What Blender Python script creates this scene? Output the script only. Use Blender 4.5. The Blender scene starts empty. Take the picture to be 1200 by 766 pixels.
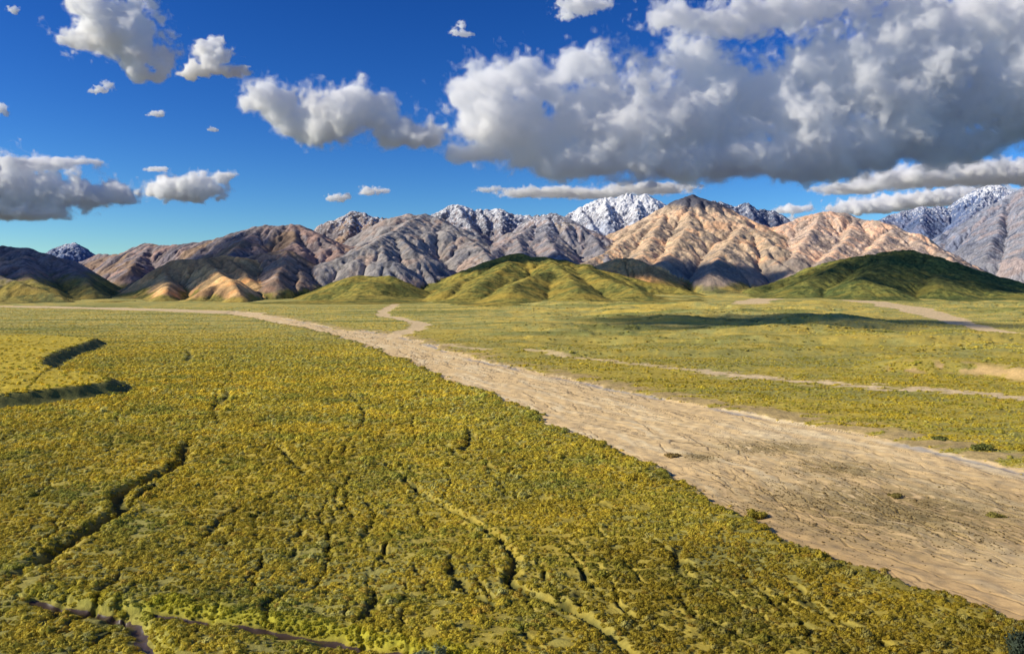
import bpy, math, time
import numpy as np
from mathutils import Vector

T0 = time.time()
sc = bpy.context.scene
COL = sc.collection
f32 = np.float32

# ------------------------------------------------------------------ camera
F = 942.0            # focal length in photo pixels (photo is 1200 wide)
HY = 340.0           # photo row of the horizon
CAMZ = 120.0
PITCH = math.atan((383 - HY) / F)
cd = bpy.data.cameras.new('camera')
cam = bpy.data.objects.new('camera', cd)
COL.objects.link(cam)
cd.sensor_width = 36
cd.lens = 36 * F / 1200
cd.clip_start = 1
cd.clip_end = 80000
cam.location = (0, 0, CAMZ)
cam.rotation_euler = (math.pi / 2 - PITCH, 0, 0)
sc.camera = cam
CP, SP = math.cos(PITCH), math.sin(PITCH)


def ray(px, py):
    px = np.asarray(px, float)
    py = np.asarray(py, float)
    u = -(py - 383) / F
    return (px - 600) / F, CP + u * SP, -SP + u * CP


def at(px, py, D):
    """world point seen at photo pixel (px,py) at depth D metres"""
    a, b, c = ray(px, py)
    return np.array([a * D / b, D, CAMZ + c * D / b])


# ------------------------------------------------------------------ noise
_rng = np.random.default_rng(7)
PERM = _rng.permutation(256).astype(np.int32)
PERM = np.concatenate([PERM, PERM, PERM])
ANG = _rng.random(256) * 2 * np.pi
GX, GY = np.cos(ANG).astype(f32), np.sin(ANG).astype(f32)


def perlin(x, y, seed=0):
    x = np.asarray(x, f32)
    y = np.asarray(y, f32)
    xi = np.floor(x).astype(np.int32)
    yi = np.floor(y).astype(np.int32)
    xf = x - xi
    yf = y - yi
    u = xf * xf * xf * (xf * (xf * 6 - 15) + 10)
    v = yf * yf * yf * (yf * (yf * 6 - 15) + 10)

    def g(ix, iy, dx, dy):
        h = PERM[(PERM[(ix + seed * 17) & 255] + iy + seed * 31) & 255]
        return GX[h] * dx + GY[h] * dy
    a = g(xi, yi, xf, yf)
    b = g(xi + 1, yi, xf - 1, yf)
    c = g(xi, yi + 1, xf, yf - 1)
    d = g(xi + 1, yi + 1, xf - 1, yf - 1)
    return ((a + u * (b - a)) + v * ((c + u * (d - c)) - (a + u * (b - a)))) * 1.5


def fbm(x, y, seed=0, oct=4, gain=0.5, lac=2.03):
    s = np.zeros(np.broadcast(x, y).shape, f32)
    a, n = 1.0, 0.0
    for o in range(oct):
        s += a * perlin(x, y, seed + o * 3)
        n += a
        a *= gain
        x = x * lac + 13.7
        y = y * lac + 7.3
    return s / n * 1.4


def sstep(a, b, x):
    t = np.clip((x - a) / (b - a), 0, 1)
    return t * t * (3 - 2 * t)


def mix(a, b, t):
    a = np.asarray(a, f32)
    b = np.asarray(b, f32)
    t = np.asarray(t, f32)[..., None]
    return a * (1 - t) + b * t


# ------------------------------------------------------------------ helpers for objects
def tag(o, label=None, cat=None, group=None, kind=None):
    if label:
        o['label'] = label
    if cat:
        o['category'] = cat
    if group:
        o['group'] = group
    if kind:
        o['kind'] = kind
    return o


def mk_mesh(name, v, q, mat, cols=None, parent=None, smooth=False, link=True, extra=None):
    me = bpy.data.meshes.new(name)
    v = np.asarray(v, f32)
    q = np.asarray(q, np.int32)
    me.vertices.add(len(v))
    me.vertices.foreach_set('co', v.ravel())
    me.loops.add(q.size)
    me.loops.foreach_set('vertex_index', q.ravel())
    me.polygons.add(len(q))
    me.polygons.foreach_set('loop_start', np.arange(0, q.size, q.shape[1], dtype=np.int32))
    me.update(calc_edges=True)
    if smooth:
        me.polygons.foreach_set('use_smooth', np.ones(len(q), bool))
    if cols is not None:
        at_ = me.attributes.new('Col', 'FLOAT_COLOR', 'POINT')
        c4 = np.ones((len(v), 4), f32)
        c4[:, :3] = np.clip(cols, 0, 1)
        at_.data.foreach_set('color', c4.ravel())
    for k, arr in (extra or {}).items():
        a = me.attributes.new(k, 'FLOAT', 'POINT')
        a.data.foreach_set('value', np.asarray(arr, f32))
    if mat:
        me.materials.append(mat)
    o = bpy.data.objects.new(name, me)
    if link:
        COL.objects.link(o)
    if parent:
        o.parent = parent
    return o


def submesh(name, V, Q, sel, mat, cols, smooth=True, extra=None):
    q = Q[sel]
    used = np.zeros(len(V), bool)
    used[q.ravel()] = True
    idx = np.cumsum(used) - 1
    return mk_mesh(name, V[used], idx[q], mat, cols[used], smooth=smooth,
                   extra={k: a[used] for k, a in (extra or {}).items()})


def grid_quads(ny, nx):
    i = np.arange(ny * nx, dtype=np.int32).reshape(ny, nx)
    return np.stack([i[:-1, :-1], i[:-1, 1:], i[1:, 1:], i[1:, :-1]], -1).reshape(-1, 4)


# ------------------------------------------------------------------ light and sky
SUN_EL = math.radians(29)
SUN_AZ = math.radians(-103)           # clockwise from +Y: from the left, a little behind the camera
SD = np.array([math.sin(SUN_AZ) * math.cos(SUN_EL), math.cos(SUN_AZ) * math.cos(SUN_EL), math.sin(SUN_EL)])
w = bpy.data.worlds.new('World')
sc.world = w
w.use_nodes = True
nt = w.node_tree
N = nt.nodes
bg = N['Background']
sky = N.new('ShaderNodeTexSky')
sky.sky_type = 'NISHITA'
sky.sun_disc = False
sky.sun_elevation = SUN_EL
sky.sun_rotation = SUN_AZ
sky.altitude = 1200
sky.air_density = 1.0
sky.dust_density = 0.7
sky.ozone_density = 3.0
hs = N.new('ShaderNodeHueSaturation')
hs.inputs['Saturation'].default_value = 1.30
hs.inputs['Hue'].default_value = 0.510
gm = N.new('ShaderNodeGamma')
gm.inputs[1].default_value = 1.40
tint = N.new('ShaderNodeMix')
tint.data_type = 'RGBA'
tint.blend_type = 'MULTIPLY'
tint.inputs[0].default_value = 1
tint.inputs[7].default_value = (0.72, 0.86, 0.90, 1)
nt.links.new(sky.outputs[0], hs.inputs['Color'])
nt.links.new(hs.outputs[0], tint.inputs[6])
nt.links.new(tint.outputs[2], gm.inputs[0])
nt.links.new(gm.outputs[0], bg.inputs[0])
bg.inputs[1].default_value = 0.072
sl = bpy.data.lights.new('sun', 'SUN')
sl.energy = 5.0
sl.angle = math.radians(0.5)
sl.color = (1.0, 0.91, 0.73)
so = bpy.data.objects.new('sun', sl)
COL.objects.link(so)
so.rotation_euler = Vector(SD).to_track_quat('Z', 'Y').to_euler()
sc.view_settings.view_transform = 'Standard'
sc.view_settings.look = 'None'
sc.view_settings.exposure = 0


# ------------------------------------------------------------------ materials
def surf_mat(name, scales, amp, bump_scale, bump_dist, rough=0.95, bump_strength=0.6, spec=0.1):
    """vertex colour broken up by several octaves of procedural noise, plus bump"""
    m = bpy.data.materials.new(name)
    m.use_nodes = True
    t = m.node_tree
    n = t.nodes
    b = n['Principled BSDF']
    b.inputs['Roughness'].default_value = rough
    b.inputs['Specular IOR Level'].default_value = spec
    a = n.new('ShaderNodeAttribute')
    a.attribute_name = 'Col'
    tc = n.new('ShaderNodeTexCoord')
    cur = a.outputs['Color']
    for s in scales:
        nz = n.new('ShaderNodeTexNoise')
        nz.inputs['Scale'].default_value = s
        nz.inputs['Detail'].default_value = 4
        nz.inputs['Roughness'].default_value = 0.65
        t.links.new(tc.outputs['Object'], nz.inputs['Vector'])
        mr = n.new('ShaderNodeMapRange')
        mr.inputs[1].default_value = 0.3
        mr.inputs[2].default_value = 0.7
        mr.inputs[3].default_value = 1 - amp
        mr.inputs[4].default_value = 1 + amp
        t.links.new(nz.outputs[0], mr.inputs[0])
        mx = n.new('ShaderNodeMix')
        mx.data_type = 'RGBA'
        mx.blend_type = 'MULTIPLY'
        mx.inputs[0].default_value = 1
        t.links.new(cur, mx.inputs[6])
        t.links.new(mr.outputs[0], mx.inputs[7])
        cur = mx.outputs[2]
    t.links.new(cur, b.inputs['Base Color'])
    nb = n.new('ShaderNodeTexNoise')
    nb.inputs['Scale'].default_value = bump_scale
    nb.inputs['Detail'].default_value = 6
    nb.inputs['Roughness'].default_value = 0.7
    t.links.new(tc.outputs['Object'], nb.inputs['Vector'])
    bp = n.new('ShaderNodeBump')
    bp.inputs['Strength'].default_value = bump_strength
    bp.inputs['Distance'].default_value = bump_dist
    t.links.new(nb.outputs[0], bp.inputs['Height'])
    t.links.new(bp.outputs[0], b.inputs['Normal'])
    return m


M_GROUND = surf_mat('tundra_soil', (0.03, 0.35), 0.22, 0.5, 1.2)
M_RIVER = surf_mat('river_gravel', (0.06, 0.9), 0.10, 1.2, 0.25, rough=0.85, spec=0.15)
M_ROCK = surf_mat('mountain_rock', (0.012, 0.05), 0.16, 0.03, 14.0, bump_strength=0.7)
M_SAND = surf_mat('bank_sand', (0.05, 0.4), 0.15, 0.4, 0.6)


# ------------------------------------------------------------------ the plain
def zbase(x, y):
    """broad shape of the valley floor (m)"""
    x = np.asarray(x, f32)
    y = np.asarray(y, f32)
    t = np.clip((y - 1500) / 6500, 0, None)
    z = 120 * t ** 1.5
    z = z + 26 * np.exp(-((x - 1400) / 1500) ** 2 - ((y - 4300) / 900) ** 2)
    z = z + 48 * np.exp(-((x - 150) / 1200) ** 2 - ((y - 5700) / 800) ** 2)
    z = z + 30 * np.exp(-((x + 2600) / 1500) ** 2 - ((y - 5700) / 650) ** 2)
    z = z + 40 * np.exp(-((x - 2700) / 1300) ** 2 - ((y - 5900) / 700) ** 2)
    z = z + 14 * np.exp(-((x - 500) / 800) ** 2 - ((y - 2700) / 500) ** 2)
    return z


def ground(px, py):
    """world point of the valley floor under a photo pixel"""
    a, b, c = ray(px, py)
    y = np.full(np.shape(a), 600.0)
    for i in range(60):
        z = zbase(a / b * y, y)
        yn = np.clip((z - CAMZ) * b / np.minimum(c, -1e-3), 150, 9000)
        y = 0.5 * y + 0.5 * yn
    return np.stack([a / b * y, y], -1)


def px(pts):
    p = np.asarray(pts, float)
    return ground(p[:, 0], p[:, 1])


def smooth_line(P, n=3):
    """Chaikin corner cutting of an open polyline"""
    for _ in range(n):
        a = 0.75 * P[:-1] + 0.25 * P[1:]
        b = 0.25 * P[:-1] + 0.75 * P[1:]
        P = np.concatenate([P[:1], np.stack([a, b], 1).reshape(-1, P.shape[1]), P[-1:]])
    return P


def line_dist(X, Y, L):
    """distance to a polyline, arc length at the nearest point, signed side (+ = right of travel)"""
    D = np.full(X.shape, 1e9, f32)
    S = np.zeros(X.shape, f32)
    G = np.zeros(X.shape, f32)
    s = 0.0
    for (ax, ay), (bx, by) in zip(L[:-1], L[1:]):
        dx, dy = bx - ax, by - ay
        l2 = dx * dx + dy * dy + 1e-9
        t = np.clip(((X - ax) * dx + (Y - ay) * dy) / l2, 0, 1)
        ex, ey = X - (ax + t * dx), Y - (ay + t * dy)
        d = np.sqrt(ex * ex + ey * ey)
        m = d < D
        D = np.where(m, d, D)
        S = np.where(m, s + t * math.sqrt(l2), S)
        G = np.where(m, np.sign(ex * dy - ey * dx), G)
        s += math.sqrt(l2)
    return D, S, G


def inside(X, Y, P):
    r = np.zeros(X.shape, bool)
    for (ax, ay), (bx, by) in zip(P, np.roll(P, -1, 0)):
        c = (ay > Y) != (by > Y)
        r ^= c & (X < (bx - ax) * (Y - ay) / ((by - ay) if by != ay else 1e-9) + ax)
    return r


def poly_sd(X, Y, P):
    """signed distance to a closed polygon, positive inside"""
    L = np.concatenate([P, P[:1]])
    d = line_dist(X, Y, L)[0]
    return np.where(inside(X, Y, P), d, -d)


R_LEFT = px([(262, 367), (300, 373), (335, 380), (370, 387), (400, 395), (432, 406), (470, 419), (520, 444), (580, 462), (620, 481),
             (650, 499), (700, 516), (760, 545), (810, 570), (850, 598), (900, 620), (950, 642), (1010, 669),
             (1080, 691), (1140, 710), (1200, 727), (1300, 757), (1400, 785), (1500, 805)])
R_RIGHT = px([(275, 364), (310, 368), (345, 374), (375, 380), (400, 386), (430, 387), (470, 392), (510, 405), (560, 420), (620, 433),
              (700, 448), (760, 461), (830, 473), (900, 486), (980, 501), (1060, 515), (1130, 531), (1200, 549),
              (1300, 577), (1400, 600), (1500, 620)])
R_LEFT, R_RIGHT = smooth_line(R_LEFT, 1), smooth_line(R_RIGHT, 1)
RIVER = np.concatenate([R_LEFT, R_RIGHT[::-1]])


def resample(L, n):
    s = np.concatenate([[0], np.cumsum(np.linalg.norm(np.diff(L, axis=0), axis=1))])
    t = np.linspace(0, s[-1], n)
    return np.stack([np.interp(t, s, L[:, 0]), np.interp(t, s, L[:, 1])], 1)


R_MID = 0.5 * (resample(R_LEFT, 26) + resample(R_RIGHT, 26))

# narrow gravel channels: (line in photo pixels, half widths in m)
CH_UP = (smooth_line(px([(474, 341), (468, 350), (464, 357), (443, 367), (462, 373), (496, 377), (488, 386), (455, 393)])), -26)
CH_LEFT = (smooth_line(px([(-40, 359), (40, 359), (120, 361), (200, 363), (285, 367)])), 0.9)
CH_RIGHT = (smooth_line(px([(880, 339), (930, 343), (985, 348), (1010, 353), (1060, 360), (1105, 371), (1130, 380), (1165, 388), (1200, 391)])), 0.85)
CH_BAND = (smooth_line(px([(840, 437), (900, 443), (960, 449), (1020, 453), (1090, 457), (1150, 462), (1220, 470), (1320, 480)])), 30)
CH_SIDE = (smooth_line(px([(520, 405), (640, 415), (760, 428), (860, 439)])), 18)
CHANNELS = (CH_UP, CH_LEFT, CH_RIGHT)

# gullies cut in the tundra: line, half width m, depth m
GULLIES = [
    (px([(226, 512), (214, 527), (216, 540), (200, 548), (168, 565), (140, 577), (138, 588), (146, 597), (110, 620), (72, 640), (48, 662), (22, 676), (-20, 700)]), 4.4, 4.2),
    (px([(212, 540), (190, 560), (150, 595), (120, 615), (80, 640)]), 2.4, 1.5),
    (px([(322, 520), (334, 528), (340, 538), (352, 546), (358, 556)]), 2.6, 2.0),
    (px([(330, 575), (300, 590), (268, 600), (245, 625), (235, 640)]), 2.2, 1.4),
    (px([(262, 455), (270, 462), (255, 475)]), 4, 2),
    (px([(220, 410), (224, 418), (216, 424)]), 5, 2),
    (px([(447, 537), (470, 556), (486, 572), (500, 583), (530, 598), (556, 615), (582, 630), (596, 645), (606, 662), (592, 682), (616, 694), (652, 706), (690, 724), (716, 744), (740, 766), (760, 790)]), 2.3, 2.6),
    (px([(516, 515), (530, 530), (552, 540), (580, 548), (620, 562)]), 3.0, 1.8),
    (px([(548, 500), (552, 515), (540, 530)]), 3.4, 2.0),
    (px([(524, 655), (530, 672), (545, 690), (570, 702), (590, 715)]), 2.6, 2.2),
    (px([(590, 560), (640, 575), (700, 590), (740, 602)]), 2.4, 1.2),
    (px([(800, 640), (790, 660), (805, 680)]), 2.4, 1.6),
    (px([(680, 690), (676, 710)]), 2.4, 1.6),
    (px([(400, 455), (420, 470), (430, 490), (418, 505)]), 3, 1.3),
    (px([(250, 455), (256, 468), (248, 482), (262, 500)]), 3, 1.6),
    (px([(440, 700), (432, 720), (425, 735)]), 2.0, 1.6),
]
for _ in range(120):   # many thin winding rills that follow the slope of the fan
    a = _rng.uniform(20, 1000)
    b = _rng.uniform(415, 720)
    if a > 400 and b < 400 + (a - 400) * 0.44 + 30:
        continue
    sl_ = np.interp(a, [0, 330, 700, 1000], [-1.1, -0.3, 0.9, 1.5])
    k = _rng.uniform(12, 34) * ((b - 340) / 200) ** 0.8
    pl_ = [(a, b)]
    for q_ in range(5):
        pl_.append((pl_[-1][0] + k * (sl_ + _rng.uniform(-.9, .9)) * .45, pl_[-1][1] + k * .36))
    GULLIES.append((px(pl_), _rng.uniform(0.9, 1.7) * (1 + 0.5 * (b < 500)), _rng.uniform(0.7, 1.5)))
STREAM = smooth_line(px([(40, 705), (72, 711), (110, 716), (140, 724), (156, 730), (164, 742), (170, 757), (178, 775)]))
STREAM2 = smooth_line(px([(185, 724), (225, 731), (270, 737), (330, 742), (380, 748), (430, 757), (480, 766), (540, 780)]))
TERR = smooth_line(px([(112, 403), (98, 410), (72, 417), (50, 429), (49, 437), (66, 443), (110, 449), (134, 455), (124, 461), (60, 469), (-30, 479)]), 2)
TERR_POLY = np.concatenate([TERR, px([(-160, 470), (-160, 400), (40, 396)])])
BANK = smooth_line(px([(1040, 436), (1090, 437), (1130, 437), (1160, 440), (1200, 446), (1300, 456)]))


def plain(X, Y):
    """height, colour, signed river distance, channel distance and misc masks of the valley floor"""
    shp = X.shape
    X = X.ravel().astype(f32)
    Y = Y.ravel().astype(f32)
    z = zbase(X, Y)
    n = len(X)
    near = Y < 5200
    # soft undulation, stronger on the far right side
    und = fbm(X / 420, Y / 260, 3, 3)
    rgt = sstep(-0.1, 0.25, X / Y - (-0.10 + 0.0 * Y)) * sstep(900, 2000, Y)
    mm = np.flatnonzero((Y > 1200) & (X > 300))
    flt = np.ones(n, f32)
    flt[mm] = sstep(60, 420, line_dist(X[mm], Y[mm], CH_RIGHT[0])[0])
    rgt = rgt * (0.12 + 0.88 * flt)
    z = z + und * (1.2 + 20 * rgt * sstep(900, 2400, Y))
    ter = fbm(X / 700, Y / 160, 28, 2) * 3
    z = z + 7 * rgt * sstep(900, 1300, Y) * sstep(4800, 3800, Y) * (sstep(0.0, 0.12, ter) + sstep(0.8, 0.95, ter))
    z = z + fbm(X / 60, Y / 60, 5, 3) * (0.5 + 0.8 * rgt)
    z = z + fbm(X / 15, Y / 9, 9, 2) * 1.0 * sstep(2200, 1200, Y)
    # patches of vegetation colour
    big = fbm(X / 330, Y / 300, 21, 4)
    mid = fbm(X / 70, Y / 90, 23, 4)
    fine = fbm(X / 11, Y / 14, 25, 3)
    gold = np.array([0.50, 0.385, 0.065])
    green = np.array([0.35, 0.315, 0.085])
    sage = np.array([0.46, 0.45, 0.17])
    straw = np.array([0.68, 0.53, 0.16])
    c = mix(gold, green, sstep(-0.25, 0.35, big * 0.6 + mid * 0.5 + fine * 0.3))
    farr = sstep(1500, 3000, Y)
    c = mix(c, mix(straw, sage, sstep(-.3, .3, mid + fine * .5)), 0.55 * farr + 0.25 * rgt * (1 - farr))
    band = fbm(X / 900, Y / 110, 27, 3)
    c = mix(c, np.array([0.22, 0.24, 0.07]), 0.75 * sstep(0.08, 0.42, band) * sstep(1300, 2200, Y))
    c = mix(c, np.array([0.70, 0.50, 0.09]), 0.7 * sstep(0.12, 0.45, -band) * sstep(1300, 2200, Y) * rgt)
    c = mix(c, np.array([0.13, 0.135, 0.125]), sstep(8500, 10500, Y))
    # left terrace
    sd = np.full(n, -1e3, f32)
    m = (Y > 500) & (Y < 2600) & (X < 0)
    sd[m] = poly_sd(X[m], Y[m], TERR_POLY)
    sd = sd + fbm(X / 25, Y / 25, 31, 2) * 3
    lift = sstep(-28, 5, sd) * sstep(2500, 1700, Y)
    z = z + 13 * lift
    c = mix(c, np.array([0.62, 0.46, 0.045]), 0.75 * sstep(2, 14, sd))
    smoothp = sstep(0, 10, sd)
    scarp = sstep(-34, -20, sd) * sstep(4, -2, sd) * (sd > -900) * (X < -300)
    c = mix(c, np.array([0.13, 0.14, 0.05]), 0.9 * scarp)  # shadow zone below the scarp, painted into the ground colour
    # gullies
    gul = 0.8 * scarp
    for L, wd, dp in GULLIES:
        L = smooth_line(L, 2)
        lo, hi = L.min(0) - 6 * wd, L.max(0) + 6 * wd
        m = np.flatnonzero((X > lo[0]) & (X < hi[0]) & (Y > lo[1]) & (Y < hi[1]))
        if len(m) == 0:
            continue
        d, s, g = line_dist(X[m] + fbm(X[m] / 9, Y[m] / 9, 41, 2) * 1.6, Y[m] + fbm(X[m] / 9, Y[m] / 9, 43, 2) * 1.6, L)
        tot = np.linalg.norm(np.diff(L, axis=0), axis=1).sum()
        taper = np.minimum(1, np.minimum(s, tot - s) / (0.15 * tot) + 0.15)
        wj = wd * (1.05 + 0.45 * fbm(X[m] / 24, Y[m] / 24, 45, 2))
        k = np.exp(-(d / np.maximum(wj, .5 * wd)) ** 2) * taper
        z[m] -= dp * k
        lip = np.exp(-((d - 1.7 * wd) / (0.7 * wd)) ** 2) * taper
        z[m] += 0.25 * dp * lip
        gul[m] = np.maximum(gul[m], np.maximum(k, 0.42 * lip * (g < 0)) * min(1, dp / 2))
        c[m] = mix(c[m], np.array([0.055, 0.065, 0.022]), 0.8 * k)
        c[m] = mix(c[m], np.array([0.52, 0.40, 0.07]), 0.7 * lip * (g < 0) * min(1, dp / 3))  # sunlit look of the sun-facing lip, put into the grass colour
    # the little stream along the foot of the near bank
    strm = np.full(n, 1e3, f32)
    lsh = np.zeros(n, f32)
    for L, wd, lush in ((STREAM, 2.0, 0.35), (STREAM2, 1.7, 1.0)):
        m = np.flatnonzero((Y < 420) & (X < 60))
        d, s, g = line_dist(X[m] + fbm(X[m] / 7, Y[m] / 7, 47, 2) * 1.2, Y[m] + fbm(X[m] / 7, Y[m] / 7, 48, 2) * 1.2, L)
        z[m] -= 1.6 * np.exp(-(d / 3.0) ** 2)
        z[m] += 2.2 * sstep(1.0, 8.0, d) * (g < 0) * sstep(60, 20, d)
        if lush:
            lsh[m] = np.maximum(lsh[m], lush * sstep(11, 7, d + fbm(X[m] / 8, Y[m] / 8, 49, 2) * 4) * (g < 0))
            c[m] = mix(c[m], np.array([0.46, 0.42, 0.04]), lush * 0.85 * np.exp(-((d - 5.5) / 4.5) ** 2) * (g < 0))
        c[m] = mix(c[m], np.array([0.07, 0.035, 0.022]), np.exp(-(d / 1.8) ** 2))
        strm[m] = np.minimum(strm[m], d - wd)
    # gravel river
    riv = np.full(n, -1e3, f32)
    m = np.flatnonzero(Y < 5600)
    riv[m] = poly_sd(X[m], Y[m], RIVER)
    jit = fbm(X / 22, Y / 22, 51, 3) * np.clip(Y / 80, 6, 15) + fbm(X / 85, Y / 85, 52, 2) * np.clip(Y / 100, 6, 16) + fbm(X / 6, Y / 6, 53, 2) * 1.0
    riv = riv + np.where(np.abs(riv) < 80, jit, 0)
    chd = np.full(n, -1e3, f32)
    for L, wd in CHANNELS:
        lo, hi = L.min(0) - 400, L.max(0) + 400
        m = np.flatnonzero((X > lo[0]) & (X < hi[0]) & (Y > lo[1]) & (Y < hi[1]))
        d = line_dist(X[m], Y[m], L)[0]
        ww = -wd * (1 + 0.5 * fbm(X[m] / 200, Y[m] / 200, 57, 2)) if wd < 0 else wd * np.minimum(Y[m] ** 2 / 113000, 110) * (0.9 + 0.35 * fbm(X[m] / 260, Y[m] / 260, 57, 2))
        chd[m] = np.maximum(chd[m], ww - d + fbm(X[m] / 60, Y[m] / 60, 58, 2) * 14)
    gr = np.maximum(riv, chd)
    rside_ = (riv > -160)
    drr = np.full(n, 1e3, f32)
    mm = np.flatnonzero(rside_)
    drr[mm] = line_dist(X[mm], Y[mm], R_RIGHT)[0]
    lft = np.full(n, 1e3, f32)
    lft[mm] = line_dist(X[mm], Y[mm], R_LEFT)[0]
    bar = sstep(0.0, 0.35, fbm(X / 60, Y / 22, 55, 3) + 0.55 * sstep(60, 0, drr) - 0.12) * sstep(90, 15, drr) * (drr < lft) * (riv < 0)
    c = mix(c, np.array([0.52, 0.37, 0.17]), 0.85 * bar)
    z = z - 2.4 * np.where(drr < lft, sstep(-16, 12, riv), sstep(-2.5, 4, riv)) - 1.2 * sstep(-8, 6, chd)
    # shoulder vegetation beside the bed, shade of the cut edge put into its colour
    edge = np.exp(-((riv + 4) / 4.5) ** 2) * (drr > lft)
    c = mix(c, np.array([0.15, 0.14, 0.04]), 0.6 * edge)
    # gravel bed colour in flow coordinates
    gm_ = np.flatnonzero(riv > -14)
    x_, y_ = X[gm_], Y[gm_]
    d, s, g = line_dist(x_, y_, R_MID)
    v = d * g
    wv = fbm(s / 90, v / 60, 61, 3) * 26
    v2 = v + wv * 0.6
    s2 = s + fbm(s / 70, v / 40, 63, 2) * 40
    fine_s = fbm(s2 / 46, v2 / 3.6, 65, 3)
    mid_s = fbm(s2 / 170, v2 / 15, 67, 3)
    bigs = fbm(s / 260, v / 45, 69, 3)
    sand = np.array([0.86, 0.61, 0.29])
    pale = np.array([0.95, 0.74, 0.41])
    warm = np.array([0.62, 0.41, 0.185])
    gray = np.array([0.68, 0.51, 0.28])
    cr = mix(sand, pale, sstep(-0.1, 0.5, mid_s))
    cr = mix(cr, warm, (0.25 + 0.6 * sstep(-.2, 0.4, -bigs)) * sstep(620, 360, y_))
    cr = mix(cr, gray, 0.3 * sstep(0.1, 0.6, bigs + 0.3 * fine_s))
    cr = cr * (1 + 0.11 * fine_s[:, None])
    dz = 0.05 * fine_s + 0.10 * mid_s
    for k, (ls, lv, thr, dep) in enumerate(((90, 6.5, 0.03, 0.1), (260, 30, 0.014, 0.3))):
        nn = fbm(s2 / ls, (v2 + fbm(s / 26, v / 26, 71 + k, 2) * 5) / lv, 73 + 5 * k, 2)
        gate = sstep(0.0, 0.3, fbm(s / 90, v / 30, 90 + k, 2))
        ln = np.exp(-(nn / thr) ** 2) * gate
        dz = dz - dep * ln
        cr = mix(cr, np.array([0.20, 0.14, 0.085]), 0.8 * ln)
    rr = np.random.default_rng(77)
    smax = float(np.linalg.norm(np.diff(R_MID, axis=0), axis=1).sum())
    for k in range(420 if len(gm_) > 500 else 0):
        s0 = smax * (1 - rr.random() ** 1.6 * 0.75)
        wid = np.interp(s0, [0, smax * .4, smax * .7, smax], [25, 50, 80, 120])
        v0 = rr.uniform(-1, 1) * wid
        npt = rr.integers(6, 16)
        st = rr.uniform(5, 11)
        slp = rr.uniform(-.35, .35)
        pl = [(s0, v0)]
        zz = rr.uniform(-1, 1)
        for q_ in range(npt):
            zz = -zz * rr.uniform(.4, 1.1) + rr.uniform(-.6, .6)
            pl.append((pl[-1][0] + st, pl[-1][1] + st * (slp + zz * 0.45)))
        pl = smooth_line(np.array(pl), 2)
        m2 = np.flatnonzero((s > pl[0, 0] - 2) & (s < pl[-1, 0] + 2) & (v > pl[:, 1].min() - 3) & (v < pl[:, 1].max() + 3))
        if len(m2) == 0:
            continue
        dd, ss, gg = line_dist(s[m2], v[m2], pl)
        tot = np.linalg.norm(np.diff(pl, axis=0), axis=1).sum()
        wl = rr.uniform(.28, .6) * (0.6 + y_[m2] / 900) * np.clip(np.minimum(ss, tot - ss) / (0.4 * tot) + .25, 0, 1)
        ln = np.exp(-(dd / wl) ** 2)
        dz[m2] -= 0.5 * ln
        cr[m2] = mix(cr[m2], np.array([0.17, 0.115, 0.065]), 0.85 * ln)
    # wet, blue grey thread along the far bank
    dr = line_dist(x_, y_, R_RIGHT)[0] + fbm(s / 60, v / 20, 97, 2) * 7
    wet = np.exp(-((dr - 10) / 5.0) ** 2) * sstep(0.0, 0.35, fbm(s / 150, v / 300, 98, 2) + 0.25)
    cr = mix(cr, np.array([0.30, 0.30, 0.31]), 0.75 * wet)
    dz = dz - 0.5 * wet
    # brown low growth on the near right bar
    q = ground(np.array([1045., 820., 985., 905.]), np.array([592., 530., 545., 520.]))
    brn = np.zeros(len(gm_), f32)
    for (qx, qy), rx, ry in zip(q, (95, 14, 40, 46), (75, 20, 38, 30)):
        brn = np.maximum(brn, np.exp(-((x_ - qx) / rx) ** 2 - ((y_ - qy) / ry) ** 2))
    brn = brn * sstep(-0.2, 0.2, fbm(s2 / 14, v2 / 2.4, 99, 3) + mid_s * .6 + 0.30)
    cr = mix(cr, np.array([0.29, 0.215, 0.08]), 0.85 * brn)
    ins = sstep(-1.0, 1.5, riv[gm_])
    c[gm_] = mix(c[gm_], cr, ins)
    z[gm_] += dz * ins
    bn = np.zeros(n, f32)
    bn[gm_] = brn
    cin = sstep(-3, 3, chd)
    c = mix(c, np.array([0.80, 0.59, 0.32]) * (1 + 0.25 * fine[:, None]), 0.92 * cin * (1 - 0.0 * X))
    # sandy strip and eroded bank far right
    for (L, wd), st in ((CH_BAND, 0.95), (CH_SIDE, 0.7)):
        m = np.flatnonzero((Y > 500) & (Y < 2200))
        d = line_dist(X[m], Y[m], L)[0]
        k = sstep(wd, wd * 0.4, d + fbm(X[m] / 45, Y[m] / 25, 101, 3) * 1.3 * wd)
        c[m] = mix(c[m], np.array([0.80, 0.60, 0.33]), st * k)
        gul[m] = np.maximum(gul[m], k * st)
    m = np.flatnonzero((Y > 700) & (Y < 1900) & (X > 200))
    d, s, g = line_dist(X[m], Y[m], BANK)
    up = d * np.where(g < 0, 1, -1)
    step = sstep(-16, 40, up + fbm(X[m] / 40, Y[m] / 40, 103, 2) * 9)
    z[m] += 13.0 * step * sstep(1000, 1075, X[m] / Y[m] * F + 600) * sstep(330, 60, d)
    bank = np.exp(-((up - 10) / 26) ** 2) * sstep(0.0, 0.25, fbm(X[m] / 26, Y[m] / 40, 105, 2) + 0.5 * sstep(1120, 1150, X[m] / Y[m] * F + 600) - 0.05)
    bank *= sstep(1030, 1060, X[m] / Y[m] * F + 600)
    c[m] = mix(c[m], np.array([0.62, 0.42, 0.18]), bank)
    bk = np.zeros(n, f32)
    bk[m] = bank
    gul = np.maximum(np.maximum(gul, bk), 0.9 * bar)
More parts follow.
